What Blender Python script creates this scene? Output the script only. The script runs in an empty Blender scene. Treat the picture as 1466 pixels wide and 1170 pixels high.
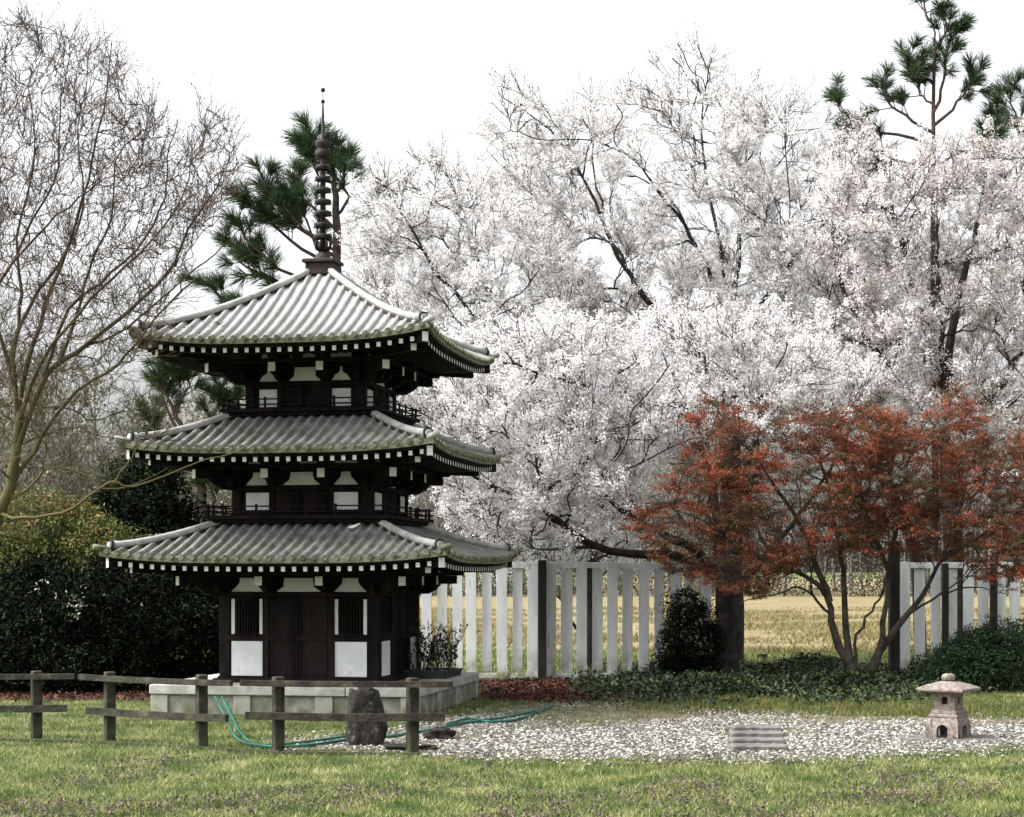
import bpy, math, random
import numpy as np
from mathutils import Vector
random.seed(7)
RNG = np.random.default_rng(7)
sc = bpy.context.scene
COL = sc.collection
FPX, CX, HY, EYE = 2600.0, 733.0, 815.0, 1.6

def W(px, py, D):
    return (((px-CX)/FPX*D), D, EYE-(py-HY)/FPX*D)
def G(px, py, z=0.0):
    D = FPX*EYE/(py-HY)
    return ((px-CX)/FPX*D, D, z)

# ------------------------------------------------------------------ materials
def mat(name, c1, c2=None, scale=4.0, rough=0.75, bump=0.0, bscale=40.0, island=False, transl=0.0, spec=0.3,
        c3=None, detail=6.0, lo=0.38, hi=0.62, stretch=None, tcol=None):
    m = bpy.data.materials.new(name); m.use_nodes = True
    nt = m.node_tree; N = nt.nodes; L = nt.links
    b = N['Principled BSDF']
    b.inputs['Roughness'].default_value = rough
    b.inputs['Specular IOR Level'].default_value = spec
    c2 = c2 or c1
    tc = N.new('ShaderNodeTexCoord')
    src = tc.outputs['Object']
    if stretch:
        mp = N.new('ShaderNodeMapping'); mp.inputs['Scale'].default_value = stretch
        L.new(src, mp.inputs['Vector']); src = mp.outputs['Vector']
    nz = N.new('ShaderNodeTexNoise'); nz.inputs['Scale'].default_value = scale; nz.inputs['Detail'].default_value = detail
    L.new(src, nz.inputs['Vector'])
    rp = N.new('ShaderNodeValToRGB')
    rp.color_ramp.elements[0].position = lo; rp.color_ramp.elements[0].color = (*c1, 1)
    rp.color_ramp.elements[1].position = hi; rp.color_ramp.elements[1].color = (*c2, 1)
    if c3:
        e = rp.color_ramp.elements.new(min(.98, hi+.12)); e.color = (*c3, 1)
    fac = nz.outputs['Fac']
    if island:
        g = N.new('ShaderNodeNewGeometry')
        mx = N.new('ShaderNodeMath'); mx.operation = 'MULTIPLY_ADD'
        mx.inputs[1].default_value = island if island is not True else .35
        L.new(g.outputs['Random Per Island'], mx.inputs[0])
        sb = N.new('ShaderNodeMath'); sb.operation = 'SUBTRACT'; sb.inputs[1].default_value = mx.inputs[1].default_value/2
        L.new(fac, sb.inputs[0]); L.new(sb.outputs[0], mx.inputs[2]); fac = mx.outputs[0]
    L.new(fac, rp.inputs['Fac']); L.new(rp.outputs['Color'], b.inputs['Base Color'])
    if bump:
        n2 = N.new('ShaderNodeTexNoise'); n2.inputs['Scale'].default_value = bscale; n2.inputs['Detail'].default_value = 8
        L.new(src, n2.inputs['Vector'])
        bp = N.new('ShaderNodeBump'); bp.inputs['Strength'].default_value = bump; bp.inputs['Distance'].default_value = .02
        L.new(n2.outputs['Fac'], bp.inputs['Height']); L.new(bp.outputs['Normal'], b.inputs['Normal'])
    if transl:
        t = N.new('ShaderNodeBsdfTranslucent'); ms = N.new('ShaderNodeMixShader'); ms.inputs[0].default_value = transl
        L.new(rp.outputs['Color'], t.inputs['Color'])
        L.new(b.outputs[0], ms.inputs[1]); L.new(t.outputs[0], ms.inputs[2])
        L.new(ms.outputs[0], N['Material Output'].inputs['Surface'])
    return m

def roof_mat(name, light, dark, moss, moss_from, moss_to, moss_amt, spots=False):
    m = bpy.data.materials.new(name); m.use_nodes = True
    nt = m.node_tree; N = nt.nodes; L = nt.links; b = N['Principled BSDF']
    b.inputs['Roughness'].default_value = .7
    tc = N.new('ShaderNodeTexCoord')
    def noise(s, det=6):
        n = N.new('ShaderNodeTexNoise'); n.inputs['Scale'].default_value = s; n.inputs['Detail'].default_value = det
        L.new(tc.outputs['Object'], n.inputs['Vector']); return n.outputs['Fac']
    def rng(src, a, b_, c=0., d=1.):
        r = N.new('ShaderNodeMapRange'); r.inputs[1].default_value = a; r.inputs[2].default_value = b_
        r.inputs[3].default_value = c; r.inputs[4].default_value = d; L.new(src, r.inputs[0]); return r.outputs[0]
    def math_(op, a, b_=None, v=0.):
        q = N.new('ShaderNodeMath'); q.operation = op; L.new(a, q.inputs[0])
        if b_ is not None: L.new(b_, q.inputs[1])
        else: q.inputs[1].default_value = v
        return q.outputs[0]
    def mix(f, a, b_):
        q = N.new('ShaderNodeMix'); q.data_type = 'RGBA'; L.new(f, q.inputs[0])
        for s, i in ((a, 6), (b_, 7)):
            if isinstance(s, tuple): q.inputs[i].default_value = (*s, 1)
            else: L.new(s, q.inputs[i])
        return q.outputs[2]
    col = mix(rng(noise(5.), .35, .65), dark, light)
    col = mix(rng(noise(60., 3), .3, .7, 0, .35), col, dark)
    sp = N.new('ShaderNodeSeparateXYZ'); L.new(tc.outputs['Object'], sp.inputs[0])
    ax = math_('ABSOLUTE', sp.outputs[0]); ay = math_('ABSOLUTE', sp.outputs[1])
    d = math_('MAXIMUM', ax, ay)
    um = math_('MINIMUM', ax, ay)
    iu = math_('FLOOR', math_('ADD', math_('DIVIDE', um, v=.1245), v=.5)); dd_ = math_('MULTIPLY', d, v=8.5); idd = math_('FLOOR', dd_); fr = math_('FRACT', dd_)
    cb = N.new('ShaderNodeCombineXYZ'); L.new(iu, cb.inputs[0]); L.new(idd, cb.inputs[1]); L.new(math_('GREATER_THAN', sp.outputs[0], v=0), cb.inputs[2])
    wn = N.new('ShaderNodeTexWhiteNoise'); L.new(cb.outputs[0], wn.inputs[0])
    col = mix(rng(wn.outputs['Value'], 0, 1, 0, .42), col, dark)
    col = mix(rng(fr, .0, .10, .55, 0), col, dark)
    mo = math_('MULTIPLY', rng(d, moss_from, moss_to), rng(noise(7.), .38, .6))
    mo = math_('MULTIPLY', mo, v=moss_amt)
    col = mix(mo, col, moss)
    if spots:
        x1 = rng(sp.outputs[0], -.55, -.9); s = math_('MULTIPLY', x1, rng(noise(9., 3), .60, .63))
        s = math_('MULTIPLY', s, rng(d, .9, 1.1))
        col = mix(s, col, (.03, .035, .02))
    L.new(col, b.inputs['Base Color'])
    bp = N.new('ShaderNodeBump'); bp.inputs['Strength'].default_value = .35; bp.inputs['Distance'].default_value = .01
    hh_ = math_('ADD', math_('MULTIPLY', fr, v=.9), noise(45.)); L.new(hh_, bp.inputs['Height']); L.new(bp.outputs[0], b.inputs['Normal'])
    return m

M = {}
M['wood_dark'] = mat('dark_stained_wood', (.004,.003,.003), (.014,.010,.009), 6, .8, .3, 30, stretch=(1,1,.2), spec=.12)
M['wood_red'] = mat('dark_red_brown_wood', (.014,.008,.008), (.030,.018,.017), 8, .65, .2)
M['plaster'] = mat('white_plaster', (.56,.58,.59), (.64,.66,.67), 5, .8, .15, 60, c3=(.47,.48,.46))
M['white_paint'] = mat('white_end_paint', (.66,.66,.64), (.74,.73,.70), 12, .7)
M['roof_top'] = roof_mat('pale_grey_roof_tile', (.325,.32,.315), (.22,.215,.21), (.13,.135,.09), 1.5, 1.75, .6, True)
M['roof_mid'] = roof_mat('mossy_grey_roof_tile', (.34,.34,.32), (.12,.12,.115), (.125,.14,.06), 1.0, 1.85, .62)
M['roof_low'] = roof_mat('weathered_mossy_roof_tile', (.35,.35,.33), (.12,.12,.115), (.125,.14,.06), 1.2, 2.0, .68)
M['tile_edge'] = mat('mossy_tile_edge', (.07,.08,.035), (.20,.20,.15), 14, .8, .3)
M['ridge'] = mat('pale_ridge_tile', (.25,.25,.24), (.38,.375,.365), 9, .7, .25, 50)
M['bronze'] = mat('weathered_bronze', (.010,.008,.008), (.028,.022,.022), 12, .7, .2)
M['conc'] = mat('weathered_concrete', (.17,.17,.14), (.32,.32,.29), 5, .85, .3, 60, c3=(.14,.16,.09))
M['conc_pale'] = mat('pale_concrete', (.27,.27,.24), (.42,.42,.39), 6, .85, .3, 60)
M['rail_wood'] = mat('dark_weathered_timber', (.014,.012,.009), (.045,.042,.028), 9, .85, .5, 40, stretch=(1,1,1), c3=(.09,.09,.05))
M['picket'] = mat('weathered_white_paint', (.58,.60,.61), (.70,.72,.72), 3, .75, .2, 50, stretch=(3,3,.6), c3=(.45,.46,.41))
M['post_dark'] = mat('dark_creosoted_post', (.006,.006,.005), (.02,.018,.014), 10, .8, .3, stretch=(1,1,.2))
M['granite'] = mat('pink_grey_granite', (.12,.10,.085), (.25,.21,.185), 30, .85, .5, 90)
M['rock'] = mat('dark_lichened_rock', (.006,.005,.0045), (.03,.027,.022), 14, .95, 1.0, 35, c3=(.12,.12,.09))
M['slab'] = mat('grey_stone_slab', (.075,.07,.066), (.15,.145,.135), 8, .85, .3, 60)
M['hose'] = mat('green_rubber_hose', (.006,.06,.045), (.012,.12,.085), 3, .4)
M['bark_cherry'] = mat('cherry_bark', (.014,.011,.010), (.038,.032,.027), 8, .85, .6, 40)
M['bark_trunk'] = mat('mossy_cherry_trunk_bark', (.02,.016,.012), (.07,.06,.042), 7, .9, .8, 30)
M['bark_maple'] = mat('maple_bark', (.028,.022,.017), (.075,.065,.05), 7, .85, .5, 40)
M['bark_moss'] = mat('mossy_bare_branch_bark', (.035,.025,.022), (.10,.095,.03), 2.2, .85, .5, 60, lo=.42, hi=.58)
M['bark_pine'] = mat('pine_bark', (.035,.022,.017), (.08,.055,.045), 9, .9, .7, 40)
M['blossom'] = mat('white_cherry_blossom', (.66,.64,.64), (.88,.87,.865), 2.0, .7, island=.4, transl=.3, spec=.1)
M['blossom_warm'] = mat('pinkish_cherry_blossom', (.56,.51,.505), (.85,.825,.815), 1.6, .7, island=.5, transl=.3, spec=.1)
M['leaf_bronze'] = mat('bronze_young_leaf', (.14,.075,.04), (.22,.13,.07), 3, .6, island=.5, transl=.3)
M['maple'] = mat('red_maple_leaf', (.062,.058,.02), (.15,.055,.025), 1.8, .6, island=.36, transl=.3, c3=(.42,.088,.045), lo=.40, hi=.52)
M['needle'] = mat('long_pine_needle', (.012,.030,.012), (.055,.095,.035), 2, .5, island=.6, transl=.2)
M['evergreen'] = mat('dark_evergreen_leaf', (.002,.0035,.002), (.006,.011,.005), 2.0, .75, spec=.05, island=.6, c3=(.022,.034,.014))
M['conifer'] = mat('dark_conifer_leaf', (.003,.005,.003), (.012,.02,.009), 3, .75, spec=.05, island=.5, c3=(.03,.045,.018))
M['yellowgreen'] = mat('yellow_green_leaf', (.04,.06,.014), (.15,.175,.04), 2.2, .6, island=.5, transl=.25, c3=(.24,.12,.04), hi=.66)
M['ivy'] = mat('ivy_leaf', (.004,.011,.004), (.02,.045,.012), 2.0, .6, island=.6, c3=(.07,.085,.025))
M['azalea'] = mat('azalea_leaf', (.004,.012,.005), (.02,.05,.016), 3, .6, island=.6)
M['grass'] = mat('short_grass', (.045,.085,.012), (.155,.20,.035), 2.4, .7, island=.5, transl=.3, c3=(.36,.34,.17), lo=.42, hi=.56)
M['henbit'] = mat('purple_weed', (.05,.065,.025), (.12,.08,.07), 4, .7, island=.8, transl=.2, c3=(.20,.13,.145))
M['lawn'] = mat('lawn_soil', (.035,.05,.014), (.10,.115,.03), 2.4, .95, .5, 60, c3=(.16,.13,.07))
M['field'] = mat('dry_field_grass', (.125,.10,.045), (.21,.17,.085), 1.3, .95, .5, 14, c3=(.135,.125,.055), stretch=(.3,1,1))
M['fieldgreen'] = mat('green_field_edge_grass', (.05,.075,.016), (.12,.135,.035), 1.2, .95, .3, 20)
M['gravelbed'] = mat('gravel_bed_soil', (.075,.07,.045), (.17,.155,.12), 4, .95, .8, 60, c3=(.26,.25,.23))
M['pebble'] = mat('white_pebble', (.08,.075,.06), (.25,.245,.23), 12, .85, island=1.0, c3=(.42,.415,.40))
M['mulch'] = mat('red_bark_mulch', (.02,.009,.006), (.07,.025,.015), 12, .9, .8, 80)
M['chip'] = mat('red_bark_chip', (.02,.008,.005), (.11,.036,.02), 12, .9, island=.8)
M['dirt'] = mat('worn_dirt', (.08,.065,.045), (.15,.12,.08), 5, .95, .6, 60)
M['farwood'] = mat('far_bare_twigs', (.12,.112,.10), (.21,.195,.18), .08, .9, island=.3)  # lightened a little, distance haze painted into the twig colour
M['scrub'] = mat('brown_scrub', (.035,.034,.022), (.085,.075,.05), .4, .9, island=.6, c3=(.075,.085,.035))
M['leaf_glint'] = mat('painted_leaf_glint', (.05,.07,.04), (.16,.19,.12), 3, .35, island=.7, c3=(.34,.34,.28))  # pale colour imitates light glinting on the dark shrubs
M['fargreen'] = mat('far_new_leaves', (.12,.14,.075), (.19,.21,.125), .1, .9, island=.5)  # paler leaf colour carries painted haze
M['trough'] = mat('dark_green_planter_paint', (.01,.02,.016), (.03,.045,.035), 8, .6)

def grime(m, z0, z1, colr, amt=.8, sc_=6.):
    nt = m.node_tree; N = nt.nodes; L = nt.links; b = N['Principled BSDF']; old = b.inputs['Base Color'].links[0].from_socket
    tc = N.new('ShaderNodeTexCoord'); sp = N.new('ShaderNodeSeparateXYZ'); L.new(tc.outputs['Object'], sp.inputs[0])
    n = N.new('ShaderNodeTexNoise'); n.inputs['Scale'].default_value = sc_; n.inputs['Detail'].default_value = 8; L.new(tc.outputs['Object'], n.inputs['Vector'])
    r = N.new('ShaderNodeMapRange'); r.inputs[1].default_value = z1; r.inputs[2].default_value = z0; r.inputs[4].default_value = 1; L.new(sp.outputs[2], r.inputs[0])
    r2 = N.new('ShaderNodeMapRange'); r2.inputs[1].default_value = .35; r2.inputs[2].default_value = .65; r2.inputs[4].default_value = amt*1.6; L.new(n.outputs['Fac'], r2.inputs[0])
    a = N.new('ShaderNodeMath'); a.operation = 'MULTIPLY'; a.use_clamp = True; L.new(r.outputs[0], a.inputs[0]); L.new(r2.outputs[0], a.inputs[1])
    q = N.new('ShaderNodeMix'); q.data_type = 'RGBA'; L.new(a.outputs[0], q.inputs[0]); L.new(old, q.inputs[6]); q.inputs[7].default_value = (*colr,1); L.new(q.outputs[2], b.inputs['Base Color'])
grime(M['picket'], .0, .45, (.20,.22,.12)); grime(M['conc'], .0, .25, (.10,.11,.06)); grime(M['conc_pale'], .0, .30, (.15,.16,.09)); grime(M['rail_wood'], .0, .3, (.05,.06,.025))
# ------------------------------------------------------------------ helpers
def link_mesh(name, me, parent=None, **kw):
    o = bpy.data.objects.new(name, me); COL.objects.link(o)
    if parent: o.parent = parent
    for k, v in kw.items(): o[k] = v
    return o
def new_mesh(name, V, F, mats, mi=None, smooth=False):
    me = bpy.data.meshes.new(name)
    me.from_pydata([tuple(v) for v in V], [], F)
    for m in (mats if isinstance(mats, (list, tuple)) else [mats]): me.materials.append(m)
    if mi: me.polygons.foreach_set('material_index', mi)
    if smooth: me.polygons.foreach_set('use_smooth', [True]*len(me.polygons))
    me.update(); return me
def fast_mesh(name, V, Fs, mats, mi=None, smooth=False):
    """V (n,3); Fs (m,k) uniform faces"""
    V = np.asarray(V, dtype=np.float32).reshape(-1, 3); Fs = np.asarray(Fs, dtype=np.int32)
    m, k = Fs.shape
    me = bpy.data.meshes.new(name)
    me.vertices.add(len(V)); me.vertices.foreach_set('co', V.ravel())
    me.loops.add(m*k); me.loops.foreach_set('vertex_index', Fs.ravel())
    me.polygons.add(m); me.polygons.foreach_set('loop_start', np.arange(m, dtype=np.int32)*k)
    for q in (mats if isinstance(mats, (list, tuple)) else [mats]): me.materials.append(q)
    if mi is not None: me.polygons.foreach_set('material_index', np.asarray(mi, dtype=np.int32))
    if smooth: me.polygons.foreach_set('use_smooth', np.ones(m, dtype=bool))
    me.update(calc_edges=True); me.validate(); return me
def empty(name, loc=(0,0,0), rz=0, **kw):
    o = bpy.data.objects.new(name, None); COL.objects.link(o)
    o.location = loc; o.rotation_euler = (0,0,rz); o.empty_display_size = .2
    for k, v in kw.items(): o[k] = v
    return o

class MB:
    """collects shapes into one mesh"""
    def __init__(s): s.v = []; s.f = []; s.m = []
    def add(s, V, F, m=0, T=None):
        n = len(s.v)
        if T: V = [T(*v) for v in V]
        s.v += [tuple(v) for v in V]; s.f += [tuple(i+n for i in f) for f in F]
        s.m += [m]*len(F) if isinstance(m, int) else list(m)
    def box(s, x0, x1, y0, y1, z0, z1, m=0, T=None, bev=0.0, mf=None):
        if bev:
            b = bev
            V = []; 
            for (z, i) in ((z0, b), (z0+b, 0), (z1-b, 0), (z1, b)):
                X0, X1, Y0, Y1 = x0+i, x1-i, y0+i, y1-i
                c = b if i == 0 else 0
                if i == 0: V += [(X0+b,Y0,z),(X1-b,Y0,z),(X1,Y0+b,z),(X1,Y1-b,z),(X1-b,Y1,z),(X0+b,Y1,z),(X0,Y1-b,z),(X0,Y0+b,z)]
                else: V += [(X0+b,Y0,z),(X1-b,Y0,z),(X1,Y0+b,z),(X1,Y1-b,z),(X1-b,Y1,z),(X0+b,Y1,z),(X0,Y1-b,z),(X0,Y0+b,z)]
            F = [tuple(range(7,-1,-1)), tuple(range(24,32))]
            for k in range(3):
                for j in range(8): F.append((k*8+j, k*8+(j+1)%8, (k+1)*8+(j+1)%8, (k+1)*8+j))
            s.add(V, F, m, T); return
        V = [(x0,y0,z0),(x1,y0,z0),(x1,y1,z0),(x0,y1,z0),(x0,y0,z1),(x1,y0,z1),(x1,y1,z1),(x0,y1,z1)]
        F = [(3,2,1,0),(4,5,6,7),(0,1,5,4),(1,2,6,5),(2,3,7,6),(3,0,4,7)]
        s.add(V, F, mf if mf else m, T)      # face order: bottom, top, -y, +x, +y, -x
    def prism(s, poly, y0, y1, m=0, T=None):
        """poly in (x,z), extruded along y"""
        n = len(poly)
        V = [(x,y0,z) for x,z in poly]+[(x,y1,z) for x,z in poly]
        F = [tuple(range(n)), tuple(range(2*n-1,n-1,-1))]+[(i,i+n,(i+1)%n+n,(i+1)%n) for i in range(n)]
        s.add(V, F, m, T)
    def lathe(s, prof, k=20, cx=0, cy=0, m=0, T=None):
        V = []; F = []
        for r, z in prof:
            for j in range(k):
                a = 2*math.pi*j/k; V.append((cx+r*math.cos(a), cy+r*math.sin(a), z))
        for i in range(len(prof)-1):
            for j in range(k):
                F.append((i*k+j, i*k+(j+1)%k, (i+1)*k+(j+1)%k, (i+1)*k+j))
        F.append(tuple(range(k-1,-1,-1))); F.append(tuple(range((len(prof)-1)*k, len(prof)*k)))
        s.add(V, F, m, T)
    def tube(s, P, R, k=8, m=0, T=None):
        P = [Vector(p) for p in P]; V = []; F = []
        R = R if isinstance(R, (list, tuple)) else [R]*len(P)
        for i, p in enumerate(P):
            t = (P[min(i+1,len(P)-1)]-P[max(i-1,0)]).normalized()
            a = t.cross(Vector((0,0,1)) if abs(t.z) < .9 else Vector((0,1,0))).normalized(); b = t.cross(a)
            for j in range(k):
                q = 2*math.pi*j/k; V.append(tuple(p+a*R[i]*math.cos(q)+b*R[i]*math.sin(q)))
        for i in range(len(P)-1):
            for j in range(k): F.append((i*k+j, i*k+(j+1)%k, (i+1)*k+(j+1)%k, (i+1)*k+j))
        F.append(tuple(range(k-1,-1,-1))); F.append(tuple(range((len(P)-1)*k, len(P)*k)))
        s.add(V, F, m, T)
    def mesh(s, name, mats, smooth=False):
        return new_mesh(name, s.v, s.f, mats, s.m, smooth)
    def build(s, name, mats, parent=None, smooth=False, **kw):
        return link_mesh(name, s.mesh(name, mats, smooth), parent, **kw)
def rot(k):
    c, s_ = [(1,0),(0,1),(-1,0),(0,-1)][k%4]
    return lambda x, y, z: (c*x-s_*y, s_*x+c*y, z)
def smooth_by_angle(me, ang=35):
    try:
        me.polygons.foreach_set('use_smooth', [True]*len(me.polygons)); me.set_sharp_from_angle(angle=math.radians(ang))
    except Exception: pass

# ------------------------------------------------------------------ vectorised plants
def unit(a): return a/np.maximum(np.linalg.norm(a, axis=-1, keepdims=True), 1e-9)
def tubes(P, R, k):
    P = np.asarray(P, float); R = np.asarray(R, float); B, n, _ = P.shape
    T = np.gradient(P, axis=1); T = unit(T)
    ref = unit(np.array([.31, .87, .38]))
    A = unit(np.cross(T, ref)); Bv = np.cross(T, A)
    ang = np.arange(k)*2*np.pi/k
    V = P[:,:,None,:] + R[:,:,None,None]*(A[:,:,None,:]*np.cos(ang)[None,None,:,None] + Bv[:,:,None,:]*np.sin(ang)[None,None,:,None])
    idx = np.arange(B*n*k).reshape(B, n, k)
    a = idx[:,:-1,:]; b = np.roll(idx, -1, axis=2)[:,:-1,:]; c = np.roll(idx, -1, axis=2)[:,1:,:]; d = idx[:,1:,:]
    F = np.stack([a,b,c,d], -1).reshape(-1, 4)
    return V.reshape(-1,3), F
def moss_bark():
    m = mat('mossy_bare_branch_bark', (.034,.021,.016), (.085,.058,.040), 2.5, .85, .5, 60)
    nt = m.node_tree; N = nt.nodes; L = nt.links; b = N['Principled BSDF']; old = b.inputs['Base Color'].links[0].from_socket
    tc = N.new('ShaderNodeTexCoord'); sp = N.new('ShaderNodeSeparateXYZ'); L.new(tc.outputs['Object'], sp.inputs[0])
    n = N.new('ShaderNodeTexNoise'); n.inputs['Scale'].default_value = 1.6; L.new(tc.outputs['Object'], n.inputs['Vector'])
    a = N.new('ShaderNodeMath'); a.operation = 'MULTIPLY_ADD'; a.inputs[1].default_value = 3.0; L.new(n.outputs['Fac'], a.inputs[0]); L.new(sp.outputs[2], a.inputs[2])
    r = N.new('ShaderNodeMapRange'); r.inputs[1].default_value = 6.6; r.inputs[2].default_value = 3.6; r.inputs[3].default_value = 0; r.inputs[4].default_value = .9; L.new(a.outputs[0], r.inputs[0])
    q = N.new('ShaderNodeMix'); q.data_type = 'RGBA'; L.new(r.outputs[0], q.inputs[0]); L.new(old, q.inputs[6]); q.inputs[7].default_value = (.085,.078,.026,1); L.new(q.outputs[2], b.inputs['Base Color'])
    return m
M['bark_moss'] = moss_bark()
def join(parts):
    Vs = []; Fs = []; n = 0
    for V, F in parts:
        Vs.append(V); Fs.append(F+n); n += len(V)
    return np.concatenate(Vs), np.concatenate(Fs)
def spawn(P, m, L, ang, up, n, wander, tmin=.15, tmax=1.0, lj=.4, droop=0.0, flat=1.0):
    """m side shoots on each polyline of P (B,q,3)"""
    B, q, _ = P.shape
    t = tmin+(tmax-tmin)*((np.arange(m)[None,:]+RNG.random((B,m)))/m)
    x = t*(q-1); i = np.minimum(x.astype(int), q-2); f = (x-i)[...,None]
    bi = np.arange(B)[:,None]
    p0 = P[bi,i]*(1-f)+P[bi,i+1]*f
    tan = unit(P[bi,i+1]-P[bi,i])
    rv = RNG.normal(size=tan.shape); perp = unit(rv-np.sum(rv*tan,-1,keepdims=True)*tan)
    a = np.radians(ang[0]+(ang[1]-ang[0])*RNG.random((B,m,1)))
    d = tan*np.cos(a)+perp*np.sin(a); d[...,2] = d[...,2]*flat+up; d = unit(d).reshape(-1,3)
    p = p0.reshape(-1,3)
    Ls = (L*(1-lj+2*lj*RNG.random((B,m)))*(1.15-.5*t)).reshape(-1,1)
    out = [p]
    for j in range(n-1):
        d = unit(d+wander*RNG.normal(size=d.shape)+np.array([0,0,up*.25-droop]))
        p = p+d*Ls/(n-1); out.append(p)
    return np.stack(out, 1)
def taper(P, r0, r1):
    n = P.shape[1]; return np.linspace(r0, r1, n)[None,:].repeat(P.shape[0], 0)
def sample_pts(P, m, tmin=0.0):
    B, q, _ = P.shape
    t = tmin+(1-tmin)*RNG.random((B,m)); x = t*(q-1); i = np.minimum(x.astype(int), q-2); f = (x-i)[...,None]
    bi = np.arange(B)[:,None]
    return (P[bi,i]*(1-f)+P[bi,i+1]*f).reshape(-1,3), unit(P[bi,i+1]-P[bi,i]).reshape(-1,3)
def leaves(C, per, spread, size, nbias=None, aspect=.7, flat=1.0, sj=.35):
    """per small quads round each centre"""
    n = len(C)*per
    c = np.repeat(C, per, 0)+RNG.normal(size=(n,3))*spread*np.array([1,1,flat])
    nn = RNG.normal(size=(n,3))
    if nbias is not None: nn = nn+np.array(nbias)
    nn = unit(nn); rv = RNG.normal(size=(n,3)); a = unit(np.cross(nn, rv)); b = np.cross(nn, a)
    s = (size*(1-sj+2*sj*RNG.random(n)))[:,None]
    V = np.stack([c-a*s*.5, c-b*s*aspect*.5+nn*s*.12, c+a*s*.5, c+b*s*aspect*.5+nn*s*.12], 1).reshape(-1,3)
    F = np.arange(n*4).reshape(-1,4)
    return V, F
def smoothline(P, n):
    P = np.array(P, float); m = len(P)
    t = np.linspace(0, m-1, n); out = []
    Q = np.vstack([2*P[0]-P[1], P, 2*P[-1]-P[-2]])
    for u in t:
        i = min(int(u), m-2); f = u-i
        p0, p1, p2, p3 = Q[i], Q[i+1], Q[i+2], Q[i+3]
        out.append(.5*((2*p1)+(-p0+p2)*f+(2*p0-5*p1+4*p2-p3)*f*f+(-p0+3*p1-3*p2+p3)*f**3))
    return np.array(out)

class Skel:
    def __init__(s): s.p = []; s.d = []; s.r = []; s.lines = []
    def limb(s, pts, r0, r1, n=14, rough=.0):
        L = smoothline(pts, n)
        if rough: L[1:-1] += RNG.normal(size=(n-2,3))*rough
        T = unit(np.gradient(L, axis=0)); R = np.linspace(r0**.8, r1**.8, n)**(1/.8)
        s.p += list(L); s.d += list(T); s.r += list(R); s.lines.append((L, R)); return L
    def attach(s, targets, rmax, rtip, n=8, jit=.03, minr=0.0, up=.0, root=None, anglew=.8, rk=.011):
        root = np.array(root if root is not None else s.p[0]); targets = sorted(targets, key=lambda t: np.linalg.norm(np.array(t)-root))
        new = []
        for tg in targets:
            tg = np.array(tg); P = np.array(s.p); D = np.array(s.d); R = np.array(s.r)
            v = tg-P; dist = np.linalg.norm(v, axis=1); cosa = np.sum(v*D, 1)/np.maximum(dist,1e-6)
            cost = dist*(1+anglew*(1-cosa)); cost[R < minr] += 5
            i = int(np.argmin(cost)); ds = dist[i]
            if ds < .12: continue
            a = P[i]; h = unit(D[i]*.75+v[i]/ds*.6+np.array([0,0,up]))
            c1 = a+h*ds*.38; c2 = tg-unit(v[i]/ds+np.array([0,0,up*1.2]))*ds*.3
            t = np.linspace(0,1,n)[:,None]
            L = a*(1-t)**3+3*c1*t*(1-t)**2+3*c2*t*t*(1-t)+tg*t**3
            tt = np.linspace(0,1,n)[:,None]
            for fr, am in ((1,1.3),(2,.8),(3.3,.5)): L = L+np.sin(np.pi*tt)*np.sin(fr*np.pi*tt+RNG.random()*6)*RNG.normal(size=(1,3))*jit*am*ds**.5
            r0 = min(R[i]*.8, rmax, rk*ds+rtip*1.5); Rr = np.linspace(r0, rtip, n)
            T = unit(np.gradient(L, axis=0))
            s.p += list(L[1:]); s.d += list(T[1:]); s.r += list(Rr[1:]); s.lines.append((L, Rr)); new.append(L)
        return np.array(new)
    def geo(s, kbig=8, ksmall=5):
        parts = []
        for L, R in s.lines:
            parts.append(tubes(L[None], R[None], kbig if R[0] > .03 else ksmall))
        return parts
def in_poly(x, y, poly):
    c = False; j = len(poly)-1
    for i in range(len(poly)):
        xi, yi = poly[i]; xj, yj = poly[j]
        if (yi > y) != (yj > y) and x < (xj-xi)*(y-yi)/(yj-yi)+xi: c = not c
        j = i
    return c
def env(poly, D, T, n, bottom=None):
    xs = [p[0] for p in poly]; ys = [p[1] for p in poly]; out = []
    while len(out) < n:
        x = random.uniform(min(xs), max(xs)); y = random.uniform(min(ys), max(ys))
        if in_poly(x, y, poly):
            dd = D+T*random.uniform(-1,1); out.append(W(CX+(x-CX)*D/D, y, dd))
    return out
def wpts(L):   # (px,py,depth)
    return [W(*q) for q in L]

# ------------------------------------------------------------------ ground
def sheet(name, pts, z, m, **kw):
    me = new_mesh(name, [(x,y,z) for x,y in pts], [tuple(range(len(pts)))], m)
    return link_mesh(name, me, None, kind='structure', **kw)
sheet('ground', [(-700,-60),(700,-60),(700,900),(-700,900)], -.012, M['fieldgreen'])
sheet('lawn', [(-40,4),(40,4),(40,30.5),(-40,30.5)], -.006, M['lawn'])
sheet('dry_field', [(-90,35.5),(-30,36.3),(10,35.2),(60,36.2),(150,35),(260,300),(-260,300)], -.006, M['field'])
def gpoly(pl): return [G(x,y)[:2] for x,y in pl]
GRAVEL = [(405,1062),(520,1050),(600,1040),(660,1022),(760,1008),(860,1004),(960,1010),(1090,1018),(1200,1016),(1330,1028),(1470,1026),(1640,1030),
          (1640,1068),(1470,1066),(1400,1074),(1300,1080),(1180,1086),(1060,1090),(930,1086),(800,1088),(690,1086),(620,1080),(520,1074),(420,1074)]
sheet('gravel_bed', gpoly(GRAVEL), 0.0, M['gravelbed'])
MULCH_R = [(680,975),(770,972),(880,974),(930,985),(900,998),(845,1005),(780,1006),(690,1000)]
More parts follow.
